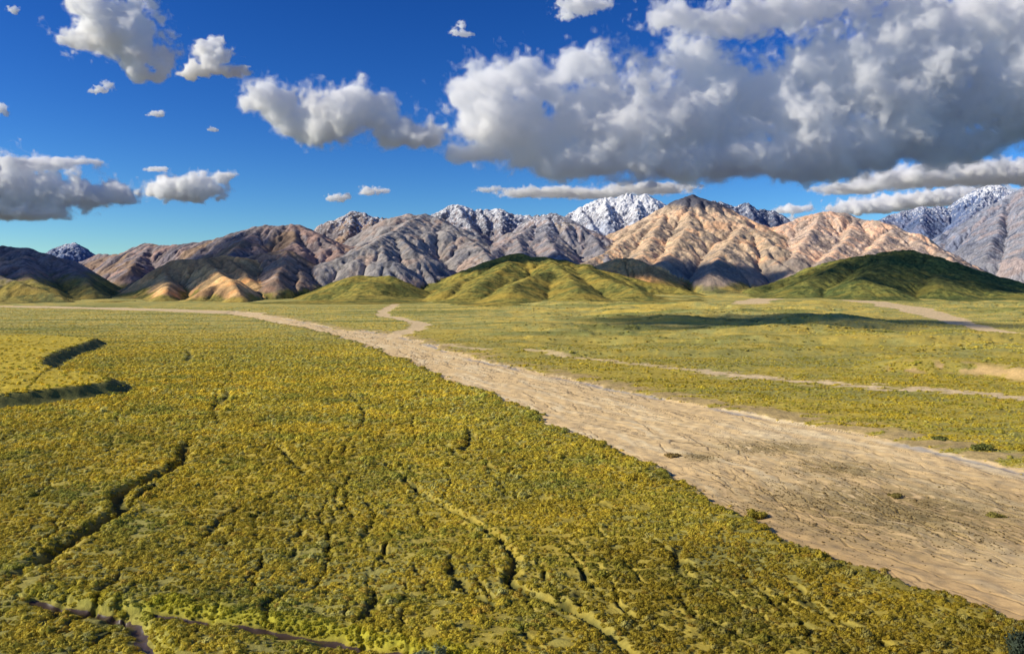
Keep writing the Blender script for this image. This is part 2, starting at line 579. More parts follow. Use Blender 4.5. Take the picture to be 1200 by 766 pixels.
    r = lambda a: a.reshape(shp)
    return r(z), c.reshape(shp + (3,)), r(riv), r(chd), r(gul), r(bk), r(strm), r(bn), r(smoothp), r(lsh)


ys = [215.0]
while ys[-1] < 9500:
    ys.append(ys[-1] + min(ys[-1] ** 2 / (CAMZ * F) * 0.46, 14.0))
ys += list(np.linspace(9800, 40000, 30))
ys = np.array(ys, f32)
NX = 1480
us = np.linspace(-0.735, 0.735, NX).astype(f32)
U, YY = np.meshgrid(us, ys)
XX = U * YY
PZ, PC, RIV, CHD, GUL, BNK, STRM, BRN, SMP, LSH = plain(XX, YY)
print('plain', PZ.shape, time.time() - T0)
V = np.stack([XX, YY, PZ], -1).reshape(-1, 3)
Q = grid_quads(len(ys), NX)
PCf = PC.reshape(-1, 3)


def face_val(a):
    return 0.25 * (a[:-1, :-1] + a[:-1, 1:] + a[1:, 1:] + a[1:, :-1]).ravel()


f_riv = face_val(RIV) > 0
f_ch = (face_val(CHD) > 0) & ~f_riv
f_bk = (face_val(BNK) > 0.5) & ~f_riv & ~f_ch
f_st = (face_val(STRM) < 0) & ~f_riv
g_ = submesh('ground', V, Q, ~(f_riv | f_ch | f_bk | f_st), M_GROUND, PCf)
tag(g_, 'rolling golden green tundra floor of the wide valley', 'ground', kind='structure')
o = submesh('river_bed', V, Q, f_riv, M_RIVER, PCf)
tag(o, 'broad pale gravel river bed with thin braided channels', 'river bed', kind='structure')
o = submesh('gravel_path', V, Q, f_ch, M_RIVER, PCf)
tag(o, 'narrow pale gravel side channels winding in from the mountain valleys', 'gravel channel', kind='structure')
o = submesh('sandy_ground', V, Q, f_bk, M_SAND, PCf)
tag(o, 'bare sandy eroded bank beyond the river bed at the right', 'bank', kind='structure')
m_water = bpy.data.materials.new('stream_water')
m_water.use_nodes = True
b = m_water.node_tree.nodes['Principled BSDF']
b.inputs['Base Color'].default_value = (0.07, 0.045, 0.03, 1)
b.inputs['Roughness'].default_value = 0.4
o = submesh('stream_water', V, Q, f_st, m_water, PCf)
tag(o, 'thin dark stream under the lush bank in front of the shrub field', 'stream', kind='structure')

# ------------------------------------------------------------------ mountains
DK = (0.225, 0.180, 0.165)
GREY = (0.255, 0.232, 0.215)
TAN = (0.480, 0.345, 0.220)
PINK = (0.490, 0.355, 0.255)
GOLD = (0.400, 0.255, 0.120)
BLUE = (0.120, 0.140, 0.190)  # haze on the farthest peaks, put into their rock colour
BGRY = (0.220, 0.215, 0.225)
SNOWR = (0.170, 0.155, 0.150)
GREEN = (0.135, 0.130, 0.030)
# name, label, slope, palette, green height (m above plain), snow line z, crest polylines (px, py, D km)
RIDGES = [
    ('mountain', 'small blue snow-streaked peak far behind the left valley', .75, BLUE, 0, 640,
     [[(48, 302, 10.9), (58, 297, 10.8), (67, 289.5, 10.8), (74, 287, 10.8), (86, 284, 10.8), (95, 289, 10.8), (108, 298, 10.9)]]),
    ('mountain', 'dark brown mountain shoulder at the left edge above the plain', .55, DK, 150, 9e9,
     [[(-120, 282, 6.2), (-50, 284, 6.0), (0, 287, 5.9), (14, 290, 5.9), (30, 290, 5.9), (42, 295, 5.8), (55, 297, 5.8), (72, 307, 5.7), (90, 319, 5.5), (108, 338, 5.2)],
      [(-40, 312, 5.2), (0, 322, 5.0), (40, 335, 4.9), (70, 346, 4.8)], [(30, 291, 5.9), (25, 310, 5.4), (45, 330, 5.0)]]),
    ('mountain', 'long dark brown range with a round top left of the pointed peak', .60, DK, 110, 9e9,
     [[(84, 318, 8.3), (100, 307, 8.3), (117, 297, 8.2), (140, 297, 8), (155, 290, 7.9), (168, 285.5, 7.8), (178, 285, 7.7), (190, 288, 7.6), (205, 287, 7.5), (232, 284, 7.4),
       (255, 280, 7.3), (275, 274, 7.2), (293, 269, 7.1), (310, 264, 7), (320, 263, 7), (326, 265, 7), (333, 262, 7), (345, 262, 7), (352, 264, 7), (360, 268, 6.9), (372, 274, 6.8), (388, 287, 6.6), (402, 302, 6.3)],
      [(178, 285, 7.7), (165, 300, 7.2), (150, 318, 6.6)], [(310, 264, 7), (290, 280, 6.6), (270, 296, 6.2)], [(345, 263, 7), (345, 285, 6.5)],
      [(117, 297, 8.2), (120, 315, 7.5), (110, 330, 6.8)]]),
    ('mountain', 'golden lit front hills with steep spurs at the foot of the left range', .62, (0.52, 0.33, 0.15), 42, 9e9,
     [[(134, 338, 5.5), (150, 330, 5.6), (168, 323, 5.6), (190, 311, 5.7), (202, 304, 5.7), (220, 302, 5.7), (238, 303, 5.7), (262, 298, 5.8), (285, 300, 5.8)],
      [(190, 311, 5.7), (196, 326, 5.3), (190, 340, 5.0)], [(238, 303, 5.7), (258, 318, 5.4), (272, 326, 5.1), (277, 340, 4.9)], [(277, 325, 5.15), (255, 330, 5.1), (235, 338, 5.0)],
      [(262, 299, 5.8), (290, 318, 5.5), (312, 338, 5.2)]]),
    ('mountain', 'rounded knob with two orange scree faces under the long dark range', .62, (0.27, 0.20, 0.15), 60, 9e9,
     [[(285, 300, 6.0), (305, 297, 6.0), (322, 294, 6.0), (337, 291, 6.0), (352, 298, 6.0), (368, 310, 5.9), (385, 325, 5.7), (398, 338, 5.6)],
      [(337, 291, 6.0), (335, 310, 5.6), (325, 325, 5.3)], [(352, 298, 6.0), (355, 318, 5.6), (352, 330, 5.4)]]),
    ('mountain', 'pointed brown peak with a few snow streaks left of the grey scree mountain', .72, (0.215, 0.165, 0.135), 0, 800,
     [[(360, 278, 8.8), (372, 272, 8.7), (385, 264, 8.7), (400, 256, 8.6), (414, 248, 8.6), (425, 250, 8.6), (437, 254, 8.6), (450, 257, 8.6), (462, 258, 8.6)],
      [(414, 248, 8.6), (408, 268, 8.1), (400, 285, 7.6)], [(437, 254, 8.6), (435, 272, 8.0)]]),
    ('mountain', 'grey scree mountain with long fine gullies left of the river valley', .60, GREY, 45, 9e9,
     [[(455, 264, 7.7), (466, 256, 7.6), (474, 252, 7.6), (480, 249, 7.5), (485, 253, 7.5), (492, 252, 7.5), (498, 249, 7.5), (503, 253, 7.5), (510, 254, 7.4), (518, 258, 7.3), (530, 265, 7.1), (545, 276, 6.9), (560, 287, 6.6), (577, 302, 6.2)],
      [(498, 250, 7.5), (480, 258, 7.1), (462, 270, 6.7), (445, 277, 6.4), (430, 288, 6.1), (418, 302, 5.9), (410, 320, 5.7)],
      [(445, 277, 6.4), (452, 300, 5.9), (455, 322, 5.6)], [(462, 270, 6.7), (488, 292, 6.2), (510, 325, 5.8)], [(430, 288, 6.1), (385, 305, 5.9)]]),
    ('mountain', 'snow-dusted rocky crest in the middle behind the grey scree mountain', .78, SNOWR, 0, 800,
     [[(505, 258, 9.3), (513, 251, 9.3), (525, 242, 9.3), (535, 239.5, 9.3), (545, 243, 9.3), (555, 246.5, 9.3), (563, 246, 9.3), (575, 246, 9.3), (585, 245, 9.3), (595, 251, 9.3), (610, 253, 9.3), (624, 254, 9.3), (636, 252, 9.3)],
      [(535, 240, 9.3), (545, 260, 8.7), (560, 275, 8.2)], [(585, 246, 9.3), (588, 268, 8.6), (590, 285, 8)], [(563, 247, 9.3), (570, 270, 8.6)]]),
    ('mountain', 'grey mountain with a small pointed top and pale shoulder in the centre', .64, (0.235, 0.215, 0.215), 60, 840,
     [[(574, 296, 6.5), (590, 284, 6.8), (604, 276, 7.0), (620, 266, 7.3), (632, 258, 7.5), (645, 248, 7.6), (653, 248, 7.6), (660, 254, 7.5), (680, 263, 7.4), (695, 274, 7.2), (708, 290, 6.8), (720, 308, 6.4)],
      [(645, 248, 7.6), (640, 275, 7.0), (655, 296, 6.4), (668, 306, 6.1)], [(604, 276, 7.0), (610, 292, 6.5), (618, 304, 6.2)]]),
    ('mountain', 'broad snow-covered massif above a grey glacier', .85, SNOWR, 0, 800,
     [[(655, 258, 10.6), (668, 250, 10.6), (680, 243, 10.6), (695, 236, 10.6), (710, 232, 10.6), (725, 231, 10.6), (736, 227, 10.6), (748, 230, 10.6), (757, 227, 10.6), (768, 234, 10.6), (784, 240, 10.6), (800, 250, 10.4)],
      [(748, 230, 10.6), (750, 252, 9.9), (740, 268, 9.4)], [(710, 232, 10.6), (712, 252, 9.9)], [(680, 243, 10.6), (690, 262, 9.8), (700, 275, 9.2)]]),
    ('mountain', 'big tan mountain with a dark rocky tip and diagonal gullies', .56, TAN, 75, 9e9,
     [[(694, 304, 6.5), (712, 294, 6.7), (728, 285, 6.9), (745, 273, 7.2), (762, 261, 7.5), (778, 248, 7.8), (790, 240, 8), (803, 229, 8.1), (812, 224, 8.1), (822, 227, 8.1), (834, 235, 8.0), (848, 248, 7.8), (862, 258, 7.6), (872, 262, 7.4), (886, 270, 7.2), (902, 284, 6.8)],
      [(872, 262, 7.4), (858, 278, 6.9), (842, 296, 6.4), (830, 318, 5.9)], [(812, 226, 8.1), (806, 262, 7.3), (790, 290, 6.6), (765, 312, 6.1)], [(778, 248, 7.8), (762, 285, 6.8), (740, 308, 6.2)],
      [(886, 270, 7.2), (900, 300, 6.5), (930, 318, 6.1)]]),
    ('mountain', 'jagged blue-black ridge with a glacier tongue right of the tan mountain', .85, (0.105, 0.115, 0.145), 0, 1120,
     [[(822, 240, 9.9), (838, 236, 9.9), (850, 239, 9.9), (860, 242, 9.9), (867, 240, 9.9), (874, 237, 9.9), (882, 245, 9.9), (889, 247, 9.9), (893, 244, 9.9), (897, 248, 9.9), (905, 244, 9.9), (912, 250, 9.9), (919, 258, 9.8), (926, 268, 9.6)],
      [(874, 238, 9.9), (880, 256, 9.4)], [(905, 245, 9.9), (905, 262, 9.4)]]),
    ('mountain', 'tan pink mountain with parallel ribs right of the jagged ridge', .58, PINK, 60, 9e9,
     [[(905, 275, 7.5), (918, 263, 7.7), (930, 257, 7.8), (945, 252, 7.8), (962, 248, 7.8), (975, 248, 7.8), (990, 249, 7.8), (1005, 254, 7.7), (1030, 258, 7.5), (1048, 267, 7.3), (1065, 276, 7.1), (1080, 284, 6.9), (1100, 293, 6.7), (1120, 304, 6.4), (1150, 320, 6)],
      [(962, 248, 7.8), (945, 275, 7.1), (930, 300, 6.5)], [(1005, 254, 7.7), (990, 280, 7.0), (965, 304, 6.4)], [(1048, 267, 7.3), (1030, 285, 6.8), (1010, 300, 6.4)]]),
    ('mountain', 'dark blue far peaks with small snow fields behind the right hills', .80, BLUE, 0, 1180,
     [[(1015, 268, 10.8), (1030, 259, 10.8), (1040, 253, 10.8), (1055, 249, 10.8), (1067, 247, 10.8), (1075, 243.5, 10.8), (1083, 242, 10.8), (1089, 245, 10.8), (1098, 241.5, 10.8), (1110, 242, 10.8), (1118, 246, 10.8), (1128, 237, 10.8), (1138, 226, 10.8), (1146, 220, 10.8), (1160, 217, 10.8), (1172, 217.5, 10.8), (1183, 224, 10.8), (1196, 234, 10.7)],
      [(1160, 218, 10.8), (1140, 250, 10.0), (1110, 275, 9.2)], [(1083, 243, 10.8), (1078, 265, 10.0)]]),
    ('mountain', 'pale grey rocky mountain rising off the right edge of the view', .66, BGRY, 70, 9e9,
     [[(1085, 296, 8.8), (1108, 281, 9), (1130, 265, 9.1), (1150, 251, 9.2), (1175, 237, 9.2), (1190, 225, 9.3), (1208, 214, 9.3), (1235, 203, 9.3), (1290, 200, 9.3)],
      [(1175, 237, 9.2), (1170, 270, 8.4), (1155, 300, 7.6)], [(1208, 214, 9.3), (1215, 255, 8.3), (1200, 295, 7.4)]]),
    ('hill', 'dark green rounded hill in shadow at the foot of the pink ribs', .36, (0.10, 0.11, 0.035), 9999, 9e9,
     [[(1050, 293, 6.05), (1030, 311, 5.5), (1010, 325, 5.1)], [(1112, 304, 5.9), (1105, 318, 5.5), (1095, 330, 5.1)], [(990, 303, 6.0), (965, 320, 5.5), (945, 330, 5.2)], [(880, 336, 5.7), (915, 327, 5.8), (950, 315, 5.9), (990, 303, 6.0), (1030, 295, 6.05), (1050, 292, 6.05), (1070, 291, 6.05), (1092, 297, 6.0), (1112, 307, 5.9), (1145, 316, 5.8), (1200, 329, 5.7), (1260, 336, 5.6)]]),
    ('hill', 'broad green foothill in the centre right of the river valley', .37, GREEN, 9999, 9e9,
     [[(480, 344, 5.2), (510, 335, 5.5), (535, 323, 5.7), (556, 313, 5.8), (580, 301, 5.85), (604, 297, 5.85), (640, 301, 5.8), (680, 309, 5.7), (715, 318, 5.6), (760, 329, 5.5), (800, 336, 5.4)],
      [(602, 298, 5.85), (585, 318, 5.2), (560, 334, 4.7)], [(650, 316, 5.3), (625, 323, 4.9), (600, 336, 4.4)], [(680, 309, 5.7), (690, 319, 5.2), (715, 328, 4.8), (745, 338, 4.5)], [(556, 313, 5.8), (540, 328, 5.2), (525, 339, 4.8)], [(640, 301, 5.8), (655, 314, 5.3), (668, 326, 4.8), (680, 338, 4.4)]]),
    ('hill', 'small green mound with a bare orange crest in the centre', .45, (0.60, 0.33, 0.13), 95, 9e9,
     [[(686, 318, 6.0), (705, 307, 6.1), (722, 301, 6.1), (740, 300, 6.1), (752, 305, 6.1), (770, 316, 6.0), (790, 328, 5.8)]]),
    ('hill', 'small yellow-lit grassy mound left of the river valley mouth', .32, GREEN, 9999, 9e9,
     [[(345, 345, 5.2), (380, 337, 5.25), (402, 328, 5.3), (420, 320, 5.35), (434, 317.5, 5.35), (446, 322, 5.3), (470, 329, 5.3), (500, 336, 5.3)]]),
]
CELL = 20.0
GX0, GX1, GY0, GY1 = -8600.0, 8600.0, 3500.0, 12400.0
gx = np.arange(GX0, GX1 + 1, CELL).astype(f32)
gy = np.arange(GY0, GY1 + 1, CELL).astype(f32)
MX, MY = np.meshgrid(gx, gy)
SH = MX.shape
WX = MX + fbm(MX / 1100, MY / 1100, 121, 3) * 40 + fbm(MX / 150, MY / 150, 123, 2) * 14
WY = MY + fbm(MX / 1100, MY / 1100, 131, 3) * 40 + fbm(MX / 150, MY / 150, 133, 2) * 14
base = zbase(MX, MY)
H = np.full(SH, -1e4, f32)
OWN = np.zeros(SH, np.int32)
DST = np.full(SH, 1e5, f32)      # distance from the crest
ARC = np.zeros(SH, f32)          # position along the crest
CRZ = np.zeros(SH, f32)
crest_pts = []
for ri, (nm, lab, slope, pal, gh, sn, lines) in enumerate(RIDGES):
    hr = np.full(SH, -1e4, f32)
    dr = np.full(SH, 1e5, f32)
    ar = np.zeros(SH, f32)
    for li, ln in enumerate(lines):
        P = np.array([at(*p[:2], p[2] * 1000) for p in ln])
        s0 = li * 5000.0
        for a, b in zip(P[:-1], P[1:]):
            L = np.linalg.norm((b - a)[:2])
            n = max(2, int(L / 45))
            for t in np.arange(n) / n:
                p = a + (b - a) * t
                crest_pts.append((*p, ri))
            reach = max(a[2], b[2]) / slope + 500
            lo = np.minimum(a, b)[:2] - reach
            hi = np.maximum(a, b)[:2] + reach
            i0, i1 = np.searchsorted(gx, [lo[0], hi[0]])
            j0, j1 = np.searchsorted(gy, [lo[1], hi[1]])
            if i1 <= i0 or j1 <= j0:
                s0 += L
                continue
            sl_ = np.s_[j0:j1, i0:i1]
            dx, dy = b[0] - a[0], b[1] - a[1]
            t = np.clip(((WX[sl_] - a[0]) * dx + (WY[sl_] - a[1]) * dy) / (L * L + 1e-6), 0, 1)
            d = np.hypot(WX[sl_] - a[0] - t * dx, WY[sl_] - a[1] - t * dy)
            zc = a[2] + t * (b[2] - a[2])
            rel = np.maximum(zc - base[sl_], 20)
            # scree slope: straight, easing out at the foot
            xr = d * slope / rel
            h = base[sl_] + rel * np.where(xr < 0.8, 1 - xr, 0.2 * np.exp(-(xr - 0.8) / 0.2)) - 4
            if slope < 0.33:
                h = base[sl_] + rel * np.exp(-(xr * 1.35) ** 2) * 1.0 - 3
            m = h > hr[sl_]
            hr[sl_] = np.where(m, h, hr[sl_])
            dr[sl_] = np.where(m, d, dr[sl_])
            ar[sl_] = np.where(m, s0 + t * L, ar[sl_])
            s0 += L
    m = hr > H
    H = np.where(m, hr, H)
    OWN[m] = ri
    DST = np.where(m, dr, DST)
    ARC = np.where(m, ar, ARC)
soft = np.array([r[2] < 0.33 for r in RIDGES])[OWN]
rough_amp = np.where(soft, 0.42, 1.0).astype(f32)
relh = np.clip(H - base, 0, None)
rid = 1 - np.abs(fbm(MX / 420, MY / 420, 141, 4, 0.55)) * 2
H = H + rid * rough_amp * np.clip(relh * 0.07, 0, 30) * sstep(0, 260, DST)
calm = np.array([0.5 if r[0] == 'hill' else (0.4 if 'tan' in r[1] else 0.65) for r in RIDGES], f32)[OWN]
sp1 = calm * (1 - 2.2 * np.abs(perlin(ARC / 250 + OWN * 7.7 + fbm(MX / 900, MY / 900, 145, 2) * 2.2, DST / 1400 + fbm(MX / 500, MY / 500, 146, 2) * .5, 147)))
sp2 = 1 - 2.2 * np.abs(perlin(ARC / 95 + OWN * 3.3, DST / 900 + fbm(MX / 300, MY / 300, 148, 2) * .4, 149))
H = H + rough_amp * (sp1 * np.clip(relh * 0.16, 0, 50) * (0.6 + 0.9 * sstep(-.3, .4, fbm(MX / 900, MY / 900, 152, 2))) * sstep(20, 320, DST) + sp2 * calm * np.clip(relh * 0.08, 0, 20) * sstep(20, 160, DST))
H = H + fbm(MX / 260, MY / 200, 144, 3) * np.where(soft, np.clip(relh * 0.2, 0, 30), 0)
H = H + fbm(MX / 120, MY / 120, 143, 3) * rough_amp * np.clip(relh * 0.06, 0, 16)
FLOOR = H <= base + 0.5
H = np.where(FLOOR, base + fbm(MX / 60, MY / 60, 145, 2) * 0.3, H)
crest_pts = np.array(crest_pts)
print('ridges', SH, time.time() - T0)


def receivers(h, CELL=20.0):
    best = np.zeros(h.shape, f32)
    rec = np.arange(h.size).reshape(h.shape)
    ids = rec.copy()
    for dy in (-1, 0, 1):
        for dx in (-1, 0, 1):
            if dx == 0 and dy == 0:
                continue
            ln = math.hypot(dx, dy) * CELL
            a = np.s_[max(0, -dy):h.shape[0] - max(0, dy), max(0, -dx):h.shape[1] - max(0, dx)]
            b = np.s_[max(0, dy):h.shape[0] - max(0, -dy), max(0, dx):h.shape[1] - max(0, -dx)]
            s = (h[a] - h[b]) / ln
            m = s > best[a]
            best[a] = np.where(m, s, best[a])
            rec[a] = np.where(m, ids[b], rec[a])
    return rec.ravel(), best


def levels(rec):
    n = len(rec)
    depth = (rec != np.arange(n)).astype(np.int32)
    jump = rec.copy()
    for _ in range(14):
        depth = depth + depth[jump]
        jump = jump[jump]
    order = np.argsort(depth, kind='stable')
    cuts = np.searchsorted(depth[order], np.arange(depth.max() + 2))
    return order, cuts


area = None
HF = H.copy()
for it in range(14):
    jitter = (np.random.default_rng(it).random(SH).astype(f32) - 0.5) * 2.0
    rec, _s = receivers(HF + jitter)
    order, cuts = levels(rec)
    A = np.full(HF.size, CELL * CELL, f32)
    for k in range(len(cuts) - 2, 0, -1):
        i = order[cuts[k]:cuts[k + 1]]
        np.add.at(A, rec[i], A[i])
    # implicit stream power
    hv = HF.ravel().copy()
    ix = np.arange(hv.size)
    dist = np.hypot((rec % SH[1] - ix % SH[1]), (rec // SH[1] - ix // SH[1])) * CELL
    K = 0.016 * np.sqrt(A) * rough_amp.ravel()
    K[A < 900] *= 0.5
    K[FLOOR.ravel()] = 0
    for k in range(1, len(cuts) - 1):
        i = order[cuts[k]:cuts[k + 1]]
        c = K[i] / np.maximum(dist[i], 1)
        hn = (hv[i] + c * hv[rec[i]]) / (1 + c)
        hv[i] = np.minimum(hv[i], np.maximum(hn, hv[rec[i]]))
    HF = hv.reshape(SH)
    # hillslope creep
    lap = np.zeros(SH, f32)
    lap[1:-1, 1:-1] = HF[:-2, 1:-1] + HF[2:, 1:-1] + HF[1:-1, :-2] + HF[1:-1, 2:] - 4 * HF[1:-1, 1:-1]
    HF = HF + 0.02 * lap * (~FLOOR)
    area = A.reshape(SH)
print('erosion', len(cuts), time.time() - T0)

# put the crests back to the heights read from the photo
ci = np.clip(((crest_pts[:, 0] - GX0) / CELL).round().astype(int), 0, SH[1] - 1)
cj = np.clip(((crest_pts[:, 1] - GY0) / CELL).round().astype(int), 0, SH[0] - 1)
num = np.zeros(SH, f32)
den = np.full(SH, 1e-3, f32)
RB = 34
kk = np.arange(-RB, RB + 1)
for p, i, j in zip(crest_pts, ci, cj):
    j0, j1, i0, i1 = max(0, j - 2), j + 3, max(0, i - 2), i + 3
    top = HF[j0:j1, i0:i1].max()
    dz = p[2] - top
    a0, a1, b0, b1 = max(0, j - RB), min(SH[0], j + RB + 1), max(0, i - RB), min(SH[1], i + RB + 1)
    r2 = (np.arange(a0, a1)[:, None] - j) ** 2 + (np.arange(b0, b1)[None, :] - i) ** 2
    wgt = np.exp(-r2 / 170.0) * (OWN[a0:a1, b0:b1] == int(p[3]))
    num[a0:a1, b0:b1] += wgt * dz
    den[a0:a1, b0:b1] += wgt
fade = sstep(0.0, 0.6, den)
HF = HF + num / den * fade


def up2(a):
    """bilinear x2"""
    ny, nx = a.shape
    o = np.zeros((2 * ny - 1, 2 * nx - 1), f32)
    o[::2, ::2] = a
    o[1::2, ::2] = 0.5 * (a[1:] + a[:-1])
    o[:, 1::2] = 0.5 * (o[:, 2::2] + o[:, :-2:2])
    return o


X2, Y2 = up2(MX), up2(MY)
Z2 = up2(HF)
Z2[1:-1, 1:-1] = 0.5 * Z2[1:-1, 1:-1] + 0.125 * (Z2[:-2, 1:-1] + Z2[2:, 1:-1] + Z2[1:-1, :-2] + Z2[1:-1, 2:])
B2 = zbase(X2, Y2)
D2, A2 = up2(DST), np.repeat(np.repeat(ARC, 2, 0), 2, 1)[:Z2.shape[0], :Z2.shape[1]]
O2 = np.repeat(np.repeat(OWN, 2, 0), 2, 1)[:Z2.shape[0], :Z2.shape[1]]
LA = up2(np.log10(area))
R2 = up2(rough_amp)
rel2 = np.clip(Z2 - B2, 0, None)
wob = fbm(X2 / 140, Y2 / 140, 151, 2) * 28
st1 = fbm((A2 + wob) / 30, D2 / 700 + O2 * 3.1, 153, 3)
st2 = fbm((A2 + wob) / 85, D2 / 900 + O2 * 1.7, 155, 3)
hi_ = np.clip(rel2 / 200, 0, 1) * R2
Z2 = Z2 + hi_ * (st1 * 7.0 + st2 * 9.0) * sstep(0, 120, D2)
crag = np.array([1.0 if (r[2] >= .7) else 0.4 for r in RIDGES], f32)[O2]
cr_n = 1 - 2 * np.abs(fbm(X2 / 95, Y2 / 95, 157, 4, 0.6))
Z2 = Z2 + hi_ * crag * cr_n * 30
CALM2 = up2(np.clip(calm + 0.3, 0, 1))
FLOOR2 = up2(FLOOR.astype(f32)) > 0.5
for it in range(4):
    jit_ = (np.random.default_rng(50 + it).random(Z2.shape).astype(f32) - 0.5) * 1.2
    rec, _s = receivers(Z2 + jit_, 10.0)
    order, cuts = levels(rec)
    A = np.full(Z2.size, 100.0, f32)
    for k in range(len(cuts) - 2, 0, -1):
        i = order[cuts[k]:cuts[k + 1]]
        np.add.at(A, rec[i], A[i])
    hv = Z2.ravel().copy()
    ix = np.arange(hv.size)
    dist = np.hypot(rec % Z2.shape[1] - ix % Z2.shape[1], rec // Z2.shape[1] - ix // Z2.shape[1]) * 10.0
    K = 0.030 * np.sqrt(np.minimum(A, 60000)) * R2.ravel() * CALM2.ravel()
    K[FLOOR2.ravel()] = 0
    for k in range(1, len(cuts) - 1):
        i = order[cuts[k]:cuts[k + 1]]
        c = K[i] / np.maximum(dist[i], 1)
        hv[i] = np.minimum(hv[i], np.maximum((hv[i] + c * hv[rec[i]]) / (1 + c), hv[rec[i]]))
    Z2 = hv.reshape(Z2.shape)
LA2 = np.log10(A.reshape(Z2.shape))
print('fine erosion', time.time() - T0)
# colours
gz, gxx = np.gradient(Z2, CELL / 2)
slope2 = np.hypot(gz, gxx)
curv = np.zeros_like(Z2)
curv[1:-1, 1:-1] = (Z2[:-2, 1:-1] + Z2[2:, 1:-1] + Z2[1:-1, :-2] + Z2[1:-1, 2:] - 4 * Z2[1:-1, 1:-1])
pal = np.array([r[3] for r in RIDGES], f32)[O2]
gh = np.array([min(r[4], 9999) for r in RIDGES], f32)[O2]
snl = np.array([min(r[5], 1e6) for r in RIDGES], f32)[O2]
n1 = fbm(X2 / 260, Y2 / 260, 161, 4)
n2 = fbm(X2 / 45, Y2 / 45, 163, 4)
C2 = pal * 1.25 * (1 + 0.42 * st1 + 0.38 * st2 + 0.18 * n2 + 0.2 * n1)[..., None]
C2 = mix(C2, C2 * np.array([1.12, 0.92, 0.80]), sstep(0.05, 0.5, st2 + n1 * .5))
C2 = mix(C2, C2 * np.array([0.80, 0.86, 0.98]), sstep(0.05, 0.5, -st2 - n1 * .5))
C2 = C2 * (1 - 0.22 * sstep(3.0, 4.6, LA2) + np.clip(-curv, -5, 5) * 0.035)[..., None]


def own(*k):
    return np.isin(O2, k)


TANI = [i for i, r in enumerate(RIDGES) if 'big tan' in r[1]][0]
# dark rocky tip of the tan mountain
tip = own(TANI) * sstep(880, 960, Z2 + n1 * 60 + n2 * 40 + (X2 - 1600) * 0.06)
C2 = mix(C2, np.array([0.12, 0.115, 0.13]), tip)
# grey lower aprons under tan mountains
low = own(TANI, TANI + 2) * sstep(330, 180, rel2 + n1 * 70 + st2 * 50)
C2 = mix(C2, np.array([0.30, 0.255, 0.215]) * (1 + .25 * st1[..., None]), 0.8 * low)
# scattered ochre faces on the dark left ranges
och = own(2, 3, 4, 5) * sstep(0.05, 0.4, fbm(X2 / 420, Y2 / 420, 171, 3))
C2 = mix(C2, np.array([0.37, 0.235, 0.125]) * (1 + .25 * st1[..., None]), 0.65 * och)
grs = own(8) * sstep(0.1, 0.4, fbm(X2 / 380, Y2 / 380, 173, 3))
C2 = mix(C2, np.array([0.40, 0.32, 0.23]), 0.7 * grs)
# green lower slopes
gcol = mix(np.array([0.42, 0.34, 0.075]), np.array([0.17, 0.18, 0.05]), sstep(-0.30, 0.30, n1 * .8 + 0.8 * n2))
gcol = gcol * (1 - 0.45 * sstep(0.05, 0.35, fbm(X2 / 26, Y2 / 26, 177, 3)))[..., None]
gcol = mix(gcol, np.array([0.56, 0.38, 0.07]), 0.6 * sstep(0.1, 0.5, fbm(X2 / 300, Y2 / 120, 175, 3)))
gt = sstep(1.15, 0.55, (rel2 + n1 * 26 + st2 * 40 * (gh < 9000)) / np.maximum(gh, 1)) * (gh > 0)
C2 = mix(C2, gcol, gt * np.where(gh > 9000, 0.85, 0.9))
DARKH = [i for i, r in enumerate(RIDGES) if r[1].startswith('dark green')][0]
C2 = mix(C2, C2 * np.array([0.72, 0.84, 0.90]), own(DARKH).astype(f32))  # cloud shade on this hill, put into its colour
def glacier(pts, wd, col=(0.50, 0.50, 0.52)):
    global C2, Z2
    P = np.array([at(a, b, d * 1000)[:2] for a, b, d in pts])
    d = line_dist(X2.ravel(), Y2.ravel(), P)[0].reshape(X2.shape)
    k = sstep(wd, wd * 0.55, d + n2 * wd * 0.45)
    C2 = mix(C2, np.array(col) * (1 + .12 * n2[..., None]), k * 0.9)


glacier([(700, 268, 9.6), (725, 270, 9.3), (745, 268, 9.5)], 240, (0.55, 0.55, 0.55))
glacier([(698, 275, 9.2), (694, 290, 8.6)], 60, (0.7, 0.7, 0.72))
glacier([(708, 276, 9.1), (704, 290, 8.5)], 60, (0.7, 0.7, 0.72))
glacier([(845, 248, 9.3), (870, 258, 9.0), (905, 268, 8.9)], 170, (0.62, 0.63, 0.66))
glacier([(590, 283, 8.0), (618, 270, 8.0), (634, 262, 8.1)], 130, (0.6, 0.58, 0.55))
# distance: aerial haze put into the rock colour, bluer farther off
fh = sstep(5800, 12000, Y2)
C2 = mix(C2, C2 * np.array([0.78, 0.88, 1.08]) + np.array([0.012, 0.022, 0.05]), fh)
# snow and ice
sn = sstep(-15, 70, Z2 - snl + n1 * 90 + n2 * 70 - (slope2 - 0.72) * 300 + np.clip(curv, -8, 8) * 22 + fbm(X2 / 130, Y2 / 130, 179, 3) * 120)
C2 = mix(C2, np.array([0.80, 0.81, 0.84]), sn * 0.95)
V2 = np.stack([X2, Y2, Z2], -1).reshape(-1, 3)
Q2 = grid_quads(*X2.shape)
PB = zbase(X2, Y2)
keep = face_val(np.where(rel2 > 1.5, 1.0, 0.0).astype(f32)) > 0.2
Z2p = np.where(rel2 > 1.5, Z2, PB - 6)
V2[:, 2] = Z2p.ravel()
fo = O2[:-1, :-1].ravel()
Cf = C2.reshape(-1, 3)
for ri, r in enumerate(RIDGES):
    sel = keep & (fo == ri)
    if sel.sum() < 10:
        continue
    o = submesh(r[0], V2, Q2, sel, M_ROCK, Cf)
    tag(o, r[1], r[0], kind='structure')
print('mountains', X2.shape, time.time() - T0)


